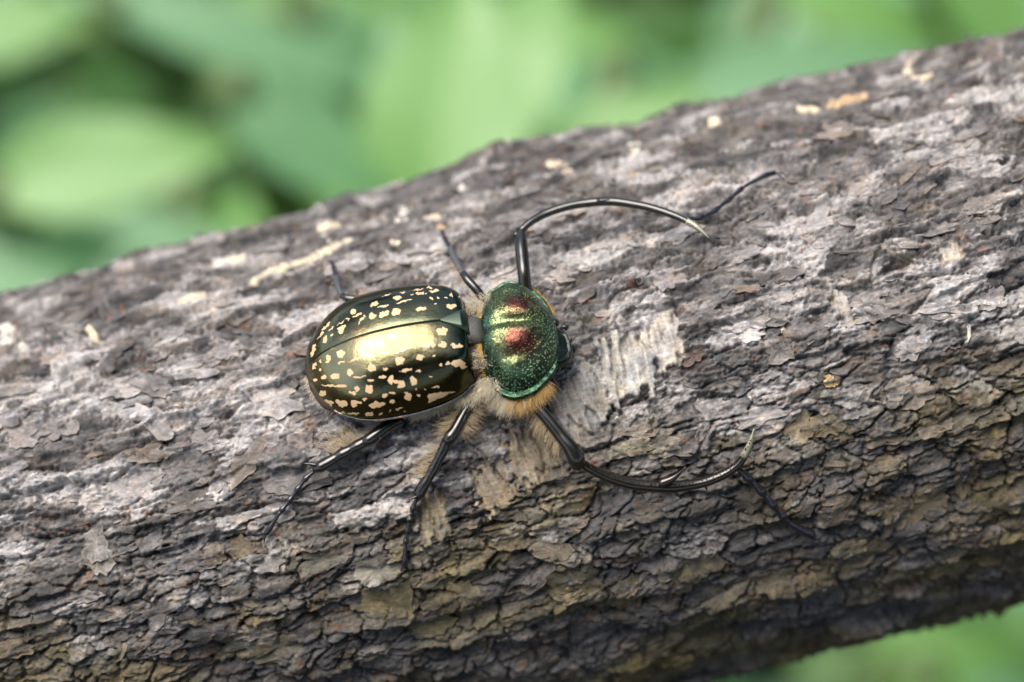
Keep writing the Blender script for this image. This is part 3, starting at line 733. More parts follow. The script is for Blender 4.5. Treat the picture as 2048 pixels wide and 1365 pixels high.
loft('thorax_plate', [(-1.4, 1.8, 10.2, 2.4, 2.0), (-0.4, 1.7, 10.7, 3.4, 2.4), (1.6, 1.5, 10.2, 3.5, 2.4), (3.6, 1.2, 8.6, 3.0, 2.0)], M_GREYPL, beetle, power=2.6)

# ---- pronotum
PZ = 6.6
OUT = [(975,582),(973,610),(971,650),(973,690),(974,735),(973,752),(985,765),(992,780),(1004,790),(1025,797),(1046,793),(1066,785),(1085,768),(1100,752),(1110,735),(1117,700),(1115,665),(1108,640),(1097,612),(1085,594),(1068,580),(1056,570),(1036,563),(1016,561),(1001,567),(990,576)]
def pronotum():
    p0 = B(0., 0., PZ)
    L2 = []
    for (px, py) in OUT:
        q = binv(toplane(px, py, p0, ZB)); L2.append((q[0], q[1]))
    L2 = np.array(L2); c = np.array([L2[:, 0].min() * 0.52 + L2[:, 0].max() * 0.48, (L2[:, 1].min() + L2[:, 1].max()) / 2])
    d = L2 - c; ang = np.unwrap(np.arctan2(d[:, 1], d[:, 0])); r0 = np.hypot(d[:, 0], d[:, 1])
    na, nr = 560, 150
    th = np.linspace(0, 2 * np.pi, na, endpoint=False)
    o = np.argsort(np.mod(ang, 2 * np.pi)); aa = np.mod(ang, 2 * np.pi)[o]; rr0 = r0[o]
    R = np.interp(th, np.concatenate([[aa[-1] - 2 * np.pi], aa, [aa[0] + 2 * np.pi]]), np.concatenate([[rr0[-1]], rr0, [rr0[0]]]))
    kk = np.ones(9) / 9
    R = np.convolve(np.concatenate([R[-4:], R, R[:4]]), kk, 'valid')
    lat = np.abs(np.sin(th)) ** 2
    teeth = np.abs(((th * 31) % 1.0) - 0.5) * 2
    Rt = R + 0.28 * teeth * sst(0.25, 0.6, lat)            # toothed side margins
    q = np.linspace(0, 1, nr) ** 0.8
    Q, TH2 = np.meshgrid(q, th, indexing='ij')
    r = Q * (R + (Rt - R) * sst(0.93, 1, Q))
    x = c[0] + r * np.cos(TH2); y = c[1] + r * np.sin(TH2)
    fl = 0.86                                               # flat edge begins here at the sides
    side = sst(0.35, 0.9, np.abs(np.sin(TH2)))
    qe = np.clip(Q / (1 - 0.09 * side), 0, 1)
    yr0 = y - c[1]
    ez = 5.6 * sst(0.25, 0.85, -np.cos(TH2)) * np.clip(1 - (yr0 / 12.0) ** 2, 0, 1) + 1.8 * sst(0.5, 0.95, np.cos(TH2)) * np.clip(1 - (yr0 / 9.0) ** 2, 0, 1)
    dome = np.clip(1 - qe ** 2.3, 0, 1) ** 0.62
    z = 8.8 * dome + ez * (1 - dome)
    fx = np.cos(TH2) * Q
    z = z - 1.6 * np.clip(fx, 0, 1) ** 2 * Q + 0.08 * sst(0.86, 0.97, Q) * side
    yr = y - c[1]
    z = z - 1.25 * np.exp(-(yr / 1.5) ** 2) * np.exp(-((x - c[0] - 1) / 6.5) ** 2)          # middle furrow
    z = z - 0.7 * np.exp(-((np.abs(yr) - 8.2) / 1.6) ** 2 - ((x - c[0] + 1.5) / 3.0) ** 2)    # side pits
    z = z - 0.8 * np.exp(-((x - c[0] - 5.8 + 0.06 * yr * yr) / 1.1) ** 2) * (np.abs(yr) < 7) * 0.7
    z = z - 0.9 * sst(0.985, 1.0, Q)
    z = z + 0.10 * fbm(x / 2.5, y / 2.5, 7, 3)
    P = B(x, y, PZ + z)
    ii = np.arange(nr * na).reshape(nr, na); jj = np.roll(ii, -1, 1)
    f = np.stack([ii[:-1], ii[1:], jj[1:], jj[:-1]], -1).reshape(-1, 4)
    # colour of the shell: green, coppery on the two swellings, blue green at the margins
    cop = np.exp(-((x - c[0] - 0.8) / 4.0) ** 2 - ((np.abs(yr + 0.4) - 4.6) / 3.3) ** 2)
    cop = cop * np.where(yr < 0, 1.0, 0.75); cop = np.clip(cop * 1.5 + 0.35 * fbm(x / 3, y / 3, 19, 3) * cop, 0, 1)
    g1 = np.array([0.125, 0.17, 0.075]); g2 = np.array([0.06, 0.115, 0.075]); cp = np.array([0.095, 0.036, 0.026])
    edge = sst(0.55, 0.9, Q)
    cc = g1 + (g2 - g1) * edge[..., None]; cc = cc * (1 - 0.45 * sst(0.86, 0.95, Q) * side)[..., None]; cc = cc + (cp - cc) * cop[..., None]
    o = put('pronotum', P.reshape(-1, 3), f, M_PRO, beetle, cols={'shell': cc.reshape(-1, 3)})
    # closing skirt below the shield
    Pe = B(x[-1], y[-1], PZ + z[-1]); Pi = B(c[0] + (x[-1] - c[0]) * 0.75, c[1] + (y[-1] - c[1]) * 0.75, np.full(na, PZ - 2.6))
    i0 = np.arange(na); i1 = (i0 + 1) % na
    put('pronotum_underside', np.concatenate([Pe, Pi]), np.stack([i0, i1, i1 + na, i0 + na], -1), M_BODY, beetle)
    return c, x[-1], y[-1], z[-1]
PC, PEX, PEY, PEZ = pronotum()

# ---- tubes, spines, hairs
def tube_geo(pts, radii, n=12, res=6, flat=1.0, up=None, cap=True):
    pts = np.array(pts, float); radii = np.array(radii, float)
    seg = np.linalg.norm(np.diff(pts, axis=0), axis=1); s = np.concatenate([[0], np.cumsum(seg)]); s /= s[-1]
    tt = np.linspace(0, 1, (len(pts) - 1) * res + 1)
    C = np.stack([_spl(tt, s, pts[:, i]) for i in range(3)], -1); R = np.maximum(np.interp(tt, s, radii), 0.01)
    T = np.gradient(C, axis=0); T /= np.linalg.norm(T, axis=1)[:, None]
    upv = np.array(up if up is not None else ZB)
    S = np.cross(T, upv); S /= np.linalg.norm(S, axis=1)[:, None] + 1e-9; Nn = np.cross(S, T)
    th = np.linspace(0, 2 * np.pi, n, endpoint=False)
    P = C[:, None] + R[:, None, None] * (np.cos(th)[:, None] * S[:, None] + flat * np.sin(th)[:, None] * Nn[:, None])
    k = len(C); ii = np.arange(k * n).reshape(k, n); jj = np.roll(ii, -1, 1)
    f = np.stack([ii[:-1], jj[:-1], jj[1:], ii[1:]], -1).reshape(-1, 4)
    V = np.concatenate([P.reshape(-1, 3), [C[0] - T[0] * R[0] * 0.6], [C[-1] + T[-1] * R[-1] * 0.6]])
    c = k * n
    t3 = np.concatenate([np.stack([jj[0], ii[0], np.full(n, c)], -1), np.stack([ii[-1], jj[-1], np.full(n, c + 1)], -1)])
    return V, f, t3
def join(geos):
    V, F, T = [], [], []; off = 0
    for v, f, t in geos:
        V.append(v); F.append(f + off); T.append(t + off); off += len(v)
    return np.concatenate(V), [np.concatenate(F), np.concatenate(T)]
def tube(name, pts, radii, mt, parent, extra=(), **kw):
    V, F = join([tube_geo(pts, radii, **kw)] + list(extra))
    return put(name, V, F, mt, parent)
def spine(p, d, ln, r, bend=(0, 0, 0)):
    p = np.asarray(p); d = unit(d); b = np.asarray(bend, float)
    return tube_geo([p - d * r * 0.8, p + d * ln * 0.5 + b * 0.4, p + d * ln + b], [r, r * 0.55, 0.02], n=7, res=3)
def hairs(name, roots, dirs, lens, mt, parent, rad0=0.035, curl=0.35, droop=0.2, seed=1, spread=0.3):
    r = np.random.default_rng(seed); roots = np.asarray(roots); n = len(roots)
    d = np.asarray(dirs) + r.normal(0, spread, (n, 3)); d /= np.linalg.norm(d, axis=1)[:, None]
    side = np.cross(d, r.normal(0, 1, (n, 3))); side /= np.linalg.norm(side, axis=1)[:, None]
    ln = np.asarray(lens) * r.uniform(0.6, 1.2, n)
    m = 5; s = np.linspace(0, 1, m)
    C = roots[:, None] + d[:, None] * (ln[:, None] * s)[..., None] + side[:, None] * (curl * ln[:, None] * s ** 2 * r.uniform(-0.6, 1, (n, 1)))[..., None]
    C = C - ZB * (droop * ln[:, None] * s ** 2)[..., None]
    e1 = np.cross(d, side)
    R = rad0 * np.array([1, 0.95, 0.8, 0.55, 0.12])
    th = np.array([0, 2 * np.pi / 3, 4 * np.pi / 3])
    P = C[:, :, None] + R[None, :, None, None] * (np.cos(th)[None, None, :, None] * side[:, None, None] + np.sin(th)[None, None, :, None] * e1[:, None, None])
    ii = np.arange(n * m * 3).reshape(n, m, 3); jj = np.roll(ii, -1, 2)
    f = np.stack([ii[:, :-1], jj[:, :-1], jj[:, 1:], ii[:, 1:]], -1).reshape(-1, 4)
    o = put(name, P.reshape(-1, 3), f, mt, parent)
    return o

# ---- legs.  points: (photo x, photo y, height above the log in mm, radius)
def legpts(l): return [on_log(a, b, h) for a, b, h, _ in l], [q[3] for q in l]
def tarsus(name, l, parent, claws, rmul=1.0):
    """row of knobbed joints along the path"""
    P, R = legpts(l); P = np.array(P)
    seg = np.linalg.norm(np.diff(P, axis=0), axis=1); s = np.concatenate([[0], np.cumsum(seg)]); L_ = s[-1]
    marks = np.array([0, .17, .34, .51, .66, 1.0]) * L_
    geo = []
    for a, b in zip(marks[:-1], marks[1:]):
        q = np.linspace(a, b, 5); pts = np.stack([np.interp(q, s, P[:, i]) for i in range(3)], -1)
        geo.append(tube_geo(pts, np.array([0.36, 0.40, 0.48, 0.66, 0.55]) * rmul, n=9, res=3))
        e = pts[-1]; t = unit(pts[-1] - pts[-2]); sd = unit(np.cross(t, ZB))
        for sg in (-1, 1): geo.append(spine(e, t * 0.6 + sd * sg, 0.8, 0.12))
    e = P[-1]
    for c in claws:
        c0 = on_log(*c); mid = (e + c0) / 2 + ZB * 0.5
        geo.append(tube_geo([e, mid, c0], [0.28, 0.22, 0.05], n=7, res=4))
    V, F = join(geo)
    return put(name, V, F, M_TAR, parent)
def leg(name, fem, tib, tar, claws, extra=None, tm=None, rmul=1.0):
    P, R = legpts(fem)
    lg = tube(name, P, R, M_LEG, beetle, n=14)
    Pt, Rt = legpts(tib)
    sp = extra(np.array(Pt)) if extra else []
    tube('tibia', Pt, Rt, tm or M_LEG, lg, extra=sp, n=14, flat=0.85)
    tarsus('tarsus', tar, lg, claws, rmul * 1.2)
    return lg
UPI = np.array([0, 1.0, 0]); RGT = np.array([1.0, 0, 0])
def V2d(dx, dy, dz=0.0): return np.array([dx, dy, dz], float)

def fore_sp(Pt):
    out = []
    out.append(tube_geo([on_log(1322, 968, 6.8), on_log(1346, 957, 7.4), on_log(1372, 934, 8.4)], [1.3, 0.8, 0.03], n=8, res=5))
    for (a, b, c, d) in [((1275, 972), (1290, 1000), 0.4, 5), ((1348, 980), (1364, 1000), 0.6, 6), ((1205, 960), (1200, 976), 0.35, 5), ((1240, 968), (1234, 986), 0.35, 5), ((1488, 908), (1504, 918), 0.4, 5), ((1410, 972), (1416, 984), 0.35, 5)]:
        out.append(tube_geo([on_log(*a, d), on_log(*b, d)], [c, 0.03], n=6, res=3))
    r = np.random.default_rng(3)
    line = [(1172, 926), (1200, 940), (1250, 960), (1300, 966), (1325, 963)]; line2 = [(1352, 969), (1400, 961), (1450, 941), (1480, 918), (1500, 880)]
    for ln in (line, line2):
        ln = np.array(ln, float); s = np.linspace(0, 1, len(ln))
        for q in np.linspace(0, 1, 30):
            p = on_log(np.interp(q, s, ln[:, 0]) + r.normal(0, 1), np.interp(q, s, ln[:, 1]) + 2 + r.normal(0, 1.5), 7.0)
            out.append(spine(p, V2d(r.normal(0, 0.3), 0.5, 0.8), 0.45, 0.16))
    return out
foreN = leg('foreleg', [(1055, 790, 6.0, 1.5), (1090, 832, 6.5, 1.45), (1120, 870, 6.8, 1.5), (1143, 900, 7.2, 1.85), (1152, 918, 7.0, 2.15), (1157, 936, 6.6, 1.5)],
    [(1160, 926, 6.2, 1.0), (1185, 940, 5.8, 1.15), (1225, 958, 5.6, 1.25), (1280, 971, 5.6, 1.3), (1340, 974, 5.6, 1.5), (1390, 969, 5.4, 1.2), (1440, 953, 5.2, 1.15), (1478, 928, 5.4, 1.0), (1497, 898, 5.8, 0.7), (1507, 860, 6.4, 0.12)],
    [(1474, 936, 4.6, .5), (1490, 950, 4.4, .5), (1520, 980, 3.6, .5), (1550, 1015, 2.8, .5), (1580, 1048, 1.6, .5), (1626, 1072, 0.8, .5)],
    [(1634, 1058, 1.2), (1632, 1082, -0.2)], fore_sp, M_LEGB, 1.45)
def far_sp(Pt):
    out = [tube_geo([on_log(1195, 403, 8.6), on_log(1220, 398, 9.2)], [0.6, 0.05], n=7, res=3), tube_geo([on_log(1032, 472, 9), on_log(1035, 455, 9)], [0.7, 0.2], n=7, res=3)]
    r = np.random.default_rng(4)
    ln = np.array([(1060, 445), (1110, 420), (1170, 407), (1230, 405), (1290, 414), (1350, 432), (1385, 450)], float); s = np.linspace(0, 1, len(ln))
    for q in np.linspace(0, 1, 46):
        p = on_log(np.interp(q, s, ln[:, 0]), np.interp(q, s, ln[:, 1]) + 2 + r.normal(0, 1.5), 9.4)
        out.append(spine(p, V2d(r.normal(0, 0.3), 0.2, 0.9), 0.35, 0.14))
    return out
tube('tibia_tip', [on_log(1487, 914, 5.9), on_log(1499, 890, 6.2), on_log(1508, 858, 6.5)], [0.92, 0.72, 0.12], M_TIP, foreN, n=12)
foreF = leg('foreleg', [(1052, 590, 6.0, 1.5), (1048, 550, 8.0, 1.5), (1044, 510, 8.4, 1.55), (1042, 485, 8.5, 1.5), (1042, 466, 8.5, 1.15)],
    [(1041, 462, 8.5, 0.9), (1060, 445, 8.6, 0.95), (1100, 424, 8.4, 1.05), (1160, 408, 8.2, 1.1), (1215, 403, 8.0, 1.15), (1280, 411, 7.8, 1.0), (1340, 428, 7.4, 0.95), (1385, 449, 7.0, 0.75), (1416, 474, 6.6, 0.1)],
    [(1372, 436, 6.4, .4), (1395, 438, 5.6, .4), (1425, 425, 4.4, .4), (1455, 402, 3.2, .4), (1490, 372, 2.0, .4), (1535, 349, 1.4, .4), (1550, 346, 0.8, .4)],
    [(1574, 352, 0.4), (1570, 362, -0.3)], far_sp, M_LEG, 0.9)
tube('tibia_tip', [on_log(1374, 443, 7.3), on_log(1393, 454, 7.1), on_log(1418, 476, 6.7)], [0.86, 0.72, 0.1], M_TIP, foreF, n=12)
def teeth_sp(prs, d, h):
    def fn(Pt):
        return [tube_geo([on_log(*a, h), on_log(a[0] + (b[0] - a[0]) * 1.35, a[1] + (b[1] - a[1]) * 1.35, h + 0.6)], [r_ * 1.35, 0.03], n=6, res=3) for a, b, r_ in prs]
    return fn
midN = leg('middle_leg', [(955, 790, 5.0, 1.4), (930, 825, 5.0, 1.3), (912, 858, 5.4, 1.35), (900, 876, 5.6, 1.6), (893, 885, 5.4, 1.3)],
    [(894, 882, 5.2, 1.2), (884, 905, 4.8, 1.3), (875, 922, 4.5, 1.15), (866, 940, 4.2, 1.35), (857, 955, 4.0, 1.15), (848, 970, 3.8, 1.35), (838, 988, 3.4, 1.45), (832, 998, 3.0, 0.8)],
    [(832, 1000, 2.6, .5), (825, 1020, 2.2, .5), (819, 1038, 1.8, .5), (815, 1060, 1.6, .5), (811, 1090, 1.4, .5), (808, 1132, 0.9, .5)],
    [(800, 1150, -0.2), (818, 1148, -0.2)], teeth_sp([((868, 928), (858, 925), .25), ((860, 946), (850, 951), .25), ((848, 968), (838, 972), .25), ((838, 992), (822, 998), .35), ((876, 905), (868, 900), .2)], None, 4.2), M_LEG, 0.95)
hindN = leg('hind_leg', [(800, 840, 4.0, 1.5), (772, 855, 4.6, 1.5), (750, 872, 5.0, 1.55), (736, 882, 5.0, 1.5), (728, 886, 4.8, 1.1)],
    [(736, 880, 4.8, 1.3), (715, 892, 4.6, 1.45), (700, 900, 4.4, 1.2), (685, 908, 4.3, 1.45), (671, 916, 4.1, 1.2), (658, 924, 4.0, 1.4), (640, 934, 3.8, 1.5), (628, 940, 3.6, 0.8)],
    [(627, 944, 3.0, .5), (612, 957, 2.6, .5), (598, 975, 2.2, .5), (580, 1000, 1.8, .5), (560, 1025, 1.5, .5), (532, 1068, 1.0, .5)],
    [(506, 1071, 0.6), (528, 1090, -0.2)], teeth_sp([((640, 932), (614, 928), .55), ((690, 900), (680, 893), .25), ((670, 912), (658, 906), .25), ((705, 893), (697, 888), .2)], None, 4.2), M_LEG, 0.95)
midF = leg('middle_leg', [(975, 610, 5.0, 1.1), (955, 582, 6.5, 1.0), (935, 560, 7.2, 1.0), (926, 548, 7.0, 0.9)],
    [(927, 550, 6.8, 0.8), (918, 535, 6.2, 0.85), (908, 515, 5.4, 0.8), (900, 497, 4.8, 0.7)],
    [(899, 494, 4.2, .4), (893, 484, 3.2, .4), (889, 475, 2.0, .4), (885, 466, 1.0, .4)],
    [(880, 462, 0.2), (888, 460, 0.2)], None, M_LEGF, 0.75)
hindF = leg('hind_leg', [(740, 615, 4.0, 1.1), (712, 600, 5.0, 1.0), (695, 597, 5.2, 0.9), (684, 592, 5.0, 0.8)],
    [(686, 594, 5.0, 0.7), (678, 580, 4.8, 0.7), (674, 565, 4.4, 0.65), (672, 553, 4.0, 0.55)],
    [(672, 552, 3.4, .4), (669, 542, 2.6, .4), (667, 534, 1.8, .4), (664, 526, 1.0, .4)],
    [(655, 522, 0.2), (664, 520, 0.2)], None, M_LEGF, 0.75)

# ---- head
def head():
    p0 = B(0., 0., 5.0)
    c = binv(toplane(1118, 695, p0, ZB))
    n, m = 40, 48
    th = np.linspace(0, 2 * np.pi, m, endpoint=False); q = np.linspace(0, 1, n)
    Q, T_ = np.meshgrid(q, th, indexing='ij')
    r = (np.abs(np.cos(T_) / 3.9) ** 4.5 + np.abs(np.sin(T_) / 4.4) ** 4.5) ** (-1 / 4.5)
    r = r * (1 + 0.10 * np.cos(4 * T_ + 0.4) * Q - 0.10 * np.exp(-(np.sin(T_) / 0.22) ** 2) * (np.cos(T_) > 0) * Q)
    x = c[0] - 1.0 + Q * r * np.cos(T_); y = c[1] + Q * r * np.sin(T_)
    z = 5.0 + 1.3 * (1 - Q ** 2.2) - 0.35 * (x - c[0]) + 0.7 * sst(0.72, 0.93, Q) + 0.5 * np.exp(-((np.abs(y - c[1]) - 2.0) / 0.7) ** 2) * (Q < 0.7) - 2.4 * sst(0.95, 1.0, Q) + 0.15 * fbm(x, y, 4, 3)
    P = B(x, y, z)
    ii = np.arange(n * m).reshape(n, m); jj = np.roll(ii, -1, 1)
    f = np.stack([ii[:-1], ii[1:], jj[1:], jj[:-1]], -1).reshape(-1, 4)
    hd = put('head', P.reshape(-1, 3), f, M_GRN, beetle)
    for (px, py, h, s) in [(1112, 736, 6.0, 1.2), (1110, 646, 6.2, 1.0)]:
        e = on_log(px, py, h); u_ = np.linspace(0, np.pi, 13); w_ = np.linspace(0, 2 * np.pi, 20, endpoint=False)
        U_, W_ = np.meshgrid(u_, w_, indexing='ij')
        Pq = e + s * (np.cos(U_)[..., None] * ZB + (np.sin(U_) * np.cos(W_))[..., None] * XB + (np.sin(U_) * np.sin(W_))[..., None] * YB)
        i2 = np.arange(U_.size).reshape(U_.shape); j2 = np.roll(i2, -1, 1)
        put('eye', Pq.reshape(-1, 3), np.stack([i2[:-1], i2[1:], j2[1:], j2[:-1]], -1).reshape(-1, 4), M_BLK, hd)
    for l in ([(1116, 722, 5.5), (1122, 708, 6.6), (1118, 695, 7.0)], [(1128, 738, 5.0), (1136, 733, 5.2), (1139, 735, 4.6)], [(1120, 660, 6.0), (1128, 654, 6.2), (1134, 656, 5.8)]):
        pts = [on_log(*q) for q in l]
        tube('antenna', pts, [0.3, 0.45, 0.75], M_BLK, hd, n=9)
    for l in ([(1100, 752, 4.0), (1108, 768, 3.4), (1112, 774, 2.8)], [(1134, 690, 3.6), (1141, 684, 3.4), (1143, 678, 3.0)]):
        tube('palp', [on_log(*q) for q in l], [0.35, 0.4, 0.2], M_LEGB, hd, n=8)
head()

# ---- hair
r = np.random.default_rng(77)
def edge_roots(sel, n, depth=(0.3, 2.4), inset=(0.90, 0.99), full=False):
    k = np.where(sel)[0]; k = k[r.integers(0, len(k), n)]
    s = r.uniform(*inset, n); x = PC[0] + (PEX[k] - PC[0]) * s; y = PC[1] + (PEY[k] - PC[1]) * s
    z = PZ + (PEZ[k] if full else np.minimum(PEZ[k], 0)) - r.uniform(*depth, n)
    out = np.stack([PEX[k] - PC[0], PEY[k] - PC[1]], -1); out /= np.linalg.norm(out, axis=1)[:, None]
    return B(x, y, z), out[:, 0:1] * XB + out[:, 1:2] * YB, x, y
relx = PEX - PC[0]; rely = PEY - PC[1]
R_, D_, hx, hy = edge_roots((rely < -6.5) & (relx > -4.2) & (relx < 6.0), 200)
hairs('fringe_hair', R_, D_ * 0.9 - 0.30 * ZB - 0.25 * XB, np.full(len(R_), 4.2), M_HPAL, beetle, 0.028, 0.35, 0.3, 25, 0.26)
R_, D_, hx, hy = edge_roots((rely < -6.5) & (relx > -3.6) & (relx < 6.2), 1000)
hairs('fringe_hair', R_, D_ * 0.9 - 0.35 * ZB - 0.25 * XB, np.full(len(R_), 3.2), M_HORG, beetle, 0.03, 0.3, 0.3, 5, 0.24)
R_, D_, hx, hy = edge_roots((rely < -5.5) & (relx < -2.0), 1000)
hairs('fringe_hair', R_, D_ * 0.9 - 0.35 * ZB - 0.55 * XB, np.full(len(R_), 4.0), M_HPAL, beetle, 0.03, 0.35, 0.35, 6, 0.2)
R_, D_, hx, hy = edge_roots((rely > 6.0) & (relx > -5), 700, depth=(0, 0.8))
hairs('fringe_hair', R_, D_ * 0.8 + 0.1 * ZB, np.full(len(R_), 1.3), M_HORG, beetle, 0.032, 0.25, 0.1, 7, 0.2)
R_, D_, hx, hy = edge_roots((rely > 4.0) & (relx < -3), 500, depth=(0, 1.5))
hairs('fringe_hair', R_, -XB * 0.9 + 0.45 * YB + 0.1 * ZB, np.full(len(R_), 2.6), M_HPAL, beetle, 0.03, 0.3, 0.1, 8, 0.2)
# rear edge of the shield: short rusty golden fringe over the waist
R_, D_, hx, hy = edge_roots((relx < -5.0) & (np.abs(rely) < 9.5), 1500, depth=(0.1, 1.0), full=True)
hairs('fringe_hair', R_, -XB + 0.25 * ZB - 0.15 * YB, np.full(len(R_), 1.9), M_HORG, beetle, 0.032, 0.3, 0.3, 9, 0.22)
# waist, near side: pale wool
n = 900; x = r.uniform(-5, 6, n); y = -r.uniform(8.5, 12.2, n) - 0.0; z = np.where(x < 0.5, r.uniform(2.8, 4.6, n), r.uniform(3.5, 8.0, n))
hairs('body_hair', B(x, y, z), np.array(-0.75 * YB + 0.1 * ZB)[None] - r.uniform(-0.1, 0.6, (n, 1)) * XB, np.full(n, 2.5), M_HPAL, beetle, 0.03, 0.4, 0.4, 10, 0.3)
n = 700; x = r.uniform(-1, 5, n); y = r.uniform(6, 11.5, n); z = r.uniform(6.0, 11.0, n)
hairs('body_hair', B(x, y, z), np.array(0.5 * YB + 0.5 * ZB)[None] - r.uniform(-0.1, 0.6, (n, 1)) * XB, np.full(n, 1.8), M_HPAL, beetle, 0.03, 0.4, 0.3, 11, 0.3)
n = 500; x = r.uniform(0.2, 4.5, n); y = np.sign(r.random(n) - 0.5) * r.uniform(3.5, 8, n); z = r.uniform(9.5, 11.5, n)
hairs('body_hair', B(x, y, z), np.array(0.6 * ZB - 0.5 * XB)[None] + 0 * XB * r.random((n, 1)), np.full(n, 1.2), M_HPAL, beetle, 0.028, 0.4, 0.3, 12, 0.3)
n = 900; x = r.uniform(-1.2, 3.4, n); y = r.uniform(-1.7, 4.9, n); zt = np.interp(x, [-1.4, -0.4, 1.6, 3.6], [10.2, 10.7, 10.2, 8.6]) + np.interp(x, [-1.4, -0.4, 1.6, 3.6], [2.0, 2.4, 2.4, 2.0]) * np.sqrt(np.clip(1 - ((y - 1.6) / 3.5) ** 2, 0, 1))
hairs('body_hair', B(x, y, zt - 0.05), np.array(-0.9 * XB + 0.25 * ZB)[None] + np.zeros((n, 1)), np.full(n, 0.9), M_HPAL, beetle, 0.022, 0.3, 0.2, 18, 0.25)
# flank of the abdomen under the wing case rim
for side, n, sd in ((-1, 1000, 13), (1, 400, 14)):
    t = r.uniform(0.02, 0.42, n); w_ = ew(t) - 0.9; x = -t * EL; zz = r.uniform(-2.6, -0.6, n)
    hairs('body_hair', B(x, side * w_, zz, EY, EO), np.array(side * 0.7 * YB - 0.35 * ZB - 0.3 * XB)[None] + np.zeros((n, 1)), np.full(n, 1.7), M_HPAL, beetle, 0.03, 0.4, 0.3, sd, 0.3)
n = 260; t = r.uniform(0.86, 1.0, n); w_ = -ew(t) * r.uniform(0.5, 0.98, n)
hairs('body_hair', B(-t * EL, w_, r.uniform(-1.5, -0.4, n), EY, EO), np.array(-0.6 * XB - 0.5 * YB - 0.2 * ZB)[None] + np.zeros((n, 1)), np.full(n, 2.2), M_HPAL, beetle, 0.04, 0.4, 0.3, 15, 0.3)
def leg_hair(path, n, d, ln, mt, lg, seed, w=4, sp=0.3):
    rr = np.random.default_rng(seed); n = int(n * 0.6); p = np.array(path, float); s = np.linspace(0, 1, len(p)); q = rr.random(n)
    roots = np.array([on_log(np.interp(a, s, p[:, 0]) + rr.normal(0, w), np.interp(a, s, p[:, 1]) + rr.normal(0, w), np.interp(a, s, p[:, 2])) for a in q])
    hairs('leg_hair', roots, np.array(d)[None] + np.zeros((n, 1)), np.full(n, ln), mt, lg, 0.028, 0.4, 0.15, seed, sp)
leg_hair([(728, 880, 4.6), (700, 892, 4.4), (668, 908, 4.2)], 240, V2d(-0.75, 0.65, 0.1), 6.5, M_HCRM, hindN, 31)
leg_hair([(770, 858, 4.2), (745, 872, 4.6)], 150, V2d(-0.8, 0.3, 0.1), 3.5, M_HCRM, hindN, 32)
leg_hair([(888, 892, 5.0), (872, 925, 4.4), (852, 958, 4.0)], 320, V2d(-0.95, 0.12, 0.1), 5.2, M_HCRM, midN, 33)
leg_hair([(945, 800, 5.0), (920, 840, 5.2), (903, 868, 5.4)], 420, V2d(-0.9, 0.0, 0.1), 5.2, M_HCRM, midN, 34, 6)
leg_hair([(955, 800, 5.0), (935, 838, 5.0), (918, 862, 5.0)], 300, V2d(0.85, -0.45, 0.1), 3.6, M_HCRM, midN, 35, 6)
leg_hair([(1060, 810, 5.6), (1090, 845, 6.0), (1125, 890, 6.2)], 420, V2d(-0.35, -0.85, 0.0), 4.2, M_HCRM, foreN, 36, 3, 0.22)
leg_hair([(1178, 928, 6.2), (1192, 932, 6.2)], 26, V2d(0.75, 0.6, 0.2), 1.8, M_HRED, foreN, 37, 2)
leg_hair([(1056, 460, 8.2), (1062, 463, 8.2)], 26, V2d(0.95, 0.0, 0.1), 1.6, M_HRED, foreF, 38, 2)
leg_hair([(955, 575, 6.4), (930, 550, 7.0), (915, 528, 6.0)], 200, V2d(-0.9, -0.1, 0.2), 3.2, M_HCRM, midF, 39, 3)
leg_hair([(740, 612, 4.5), (700, 598, 5.0)], 160, V2d(-0.2, 0.9, 0.2), 2.6, M_HCRM, hindF, 40, 4)

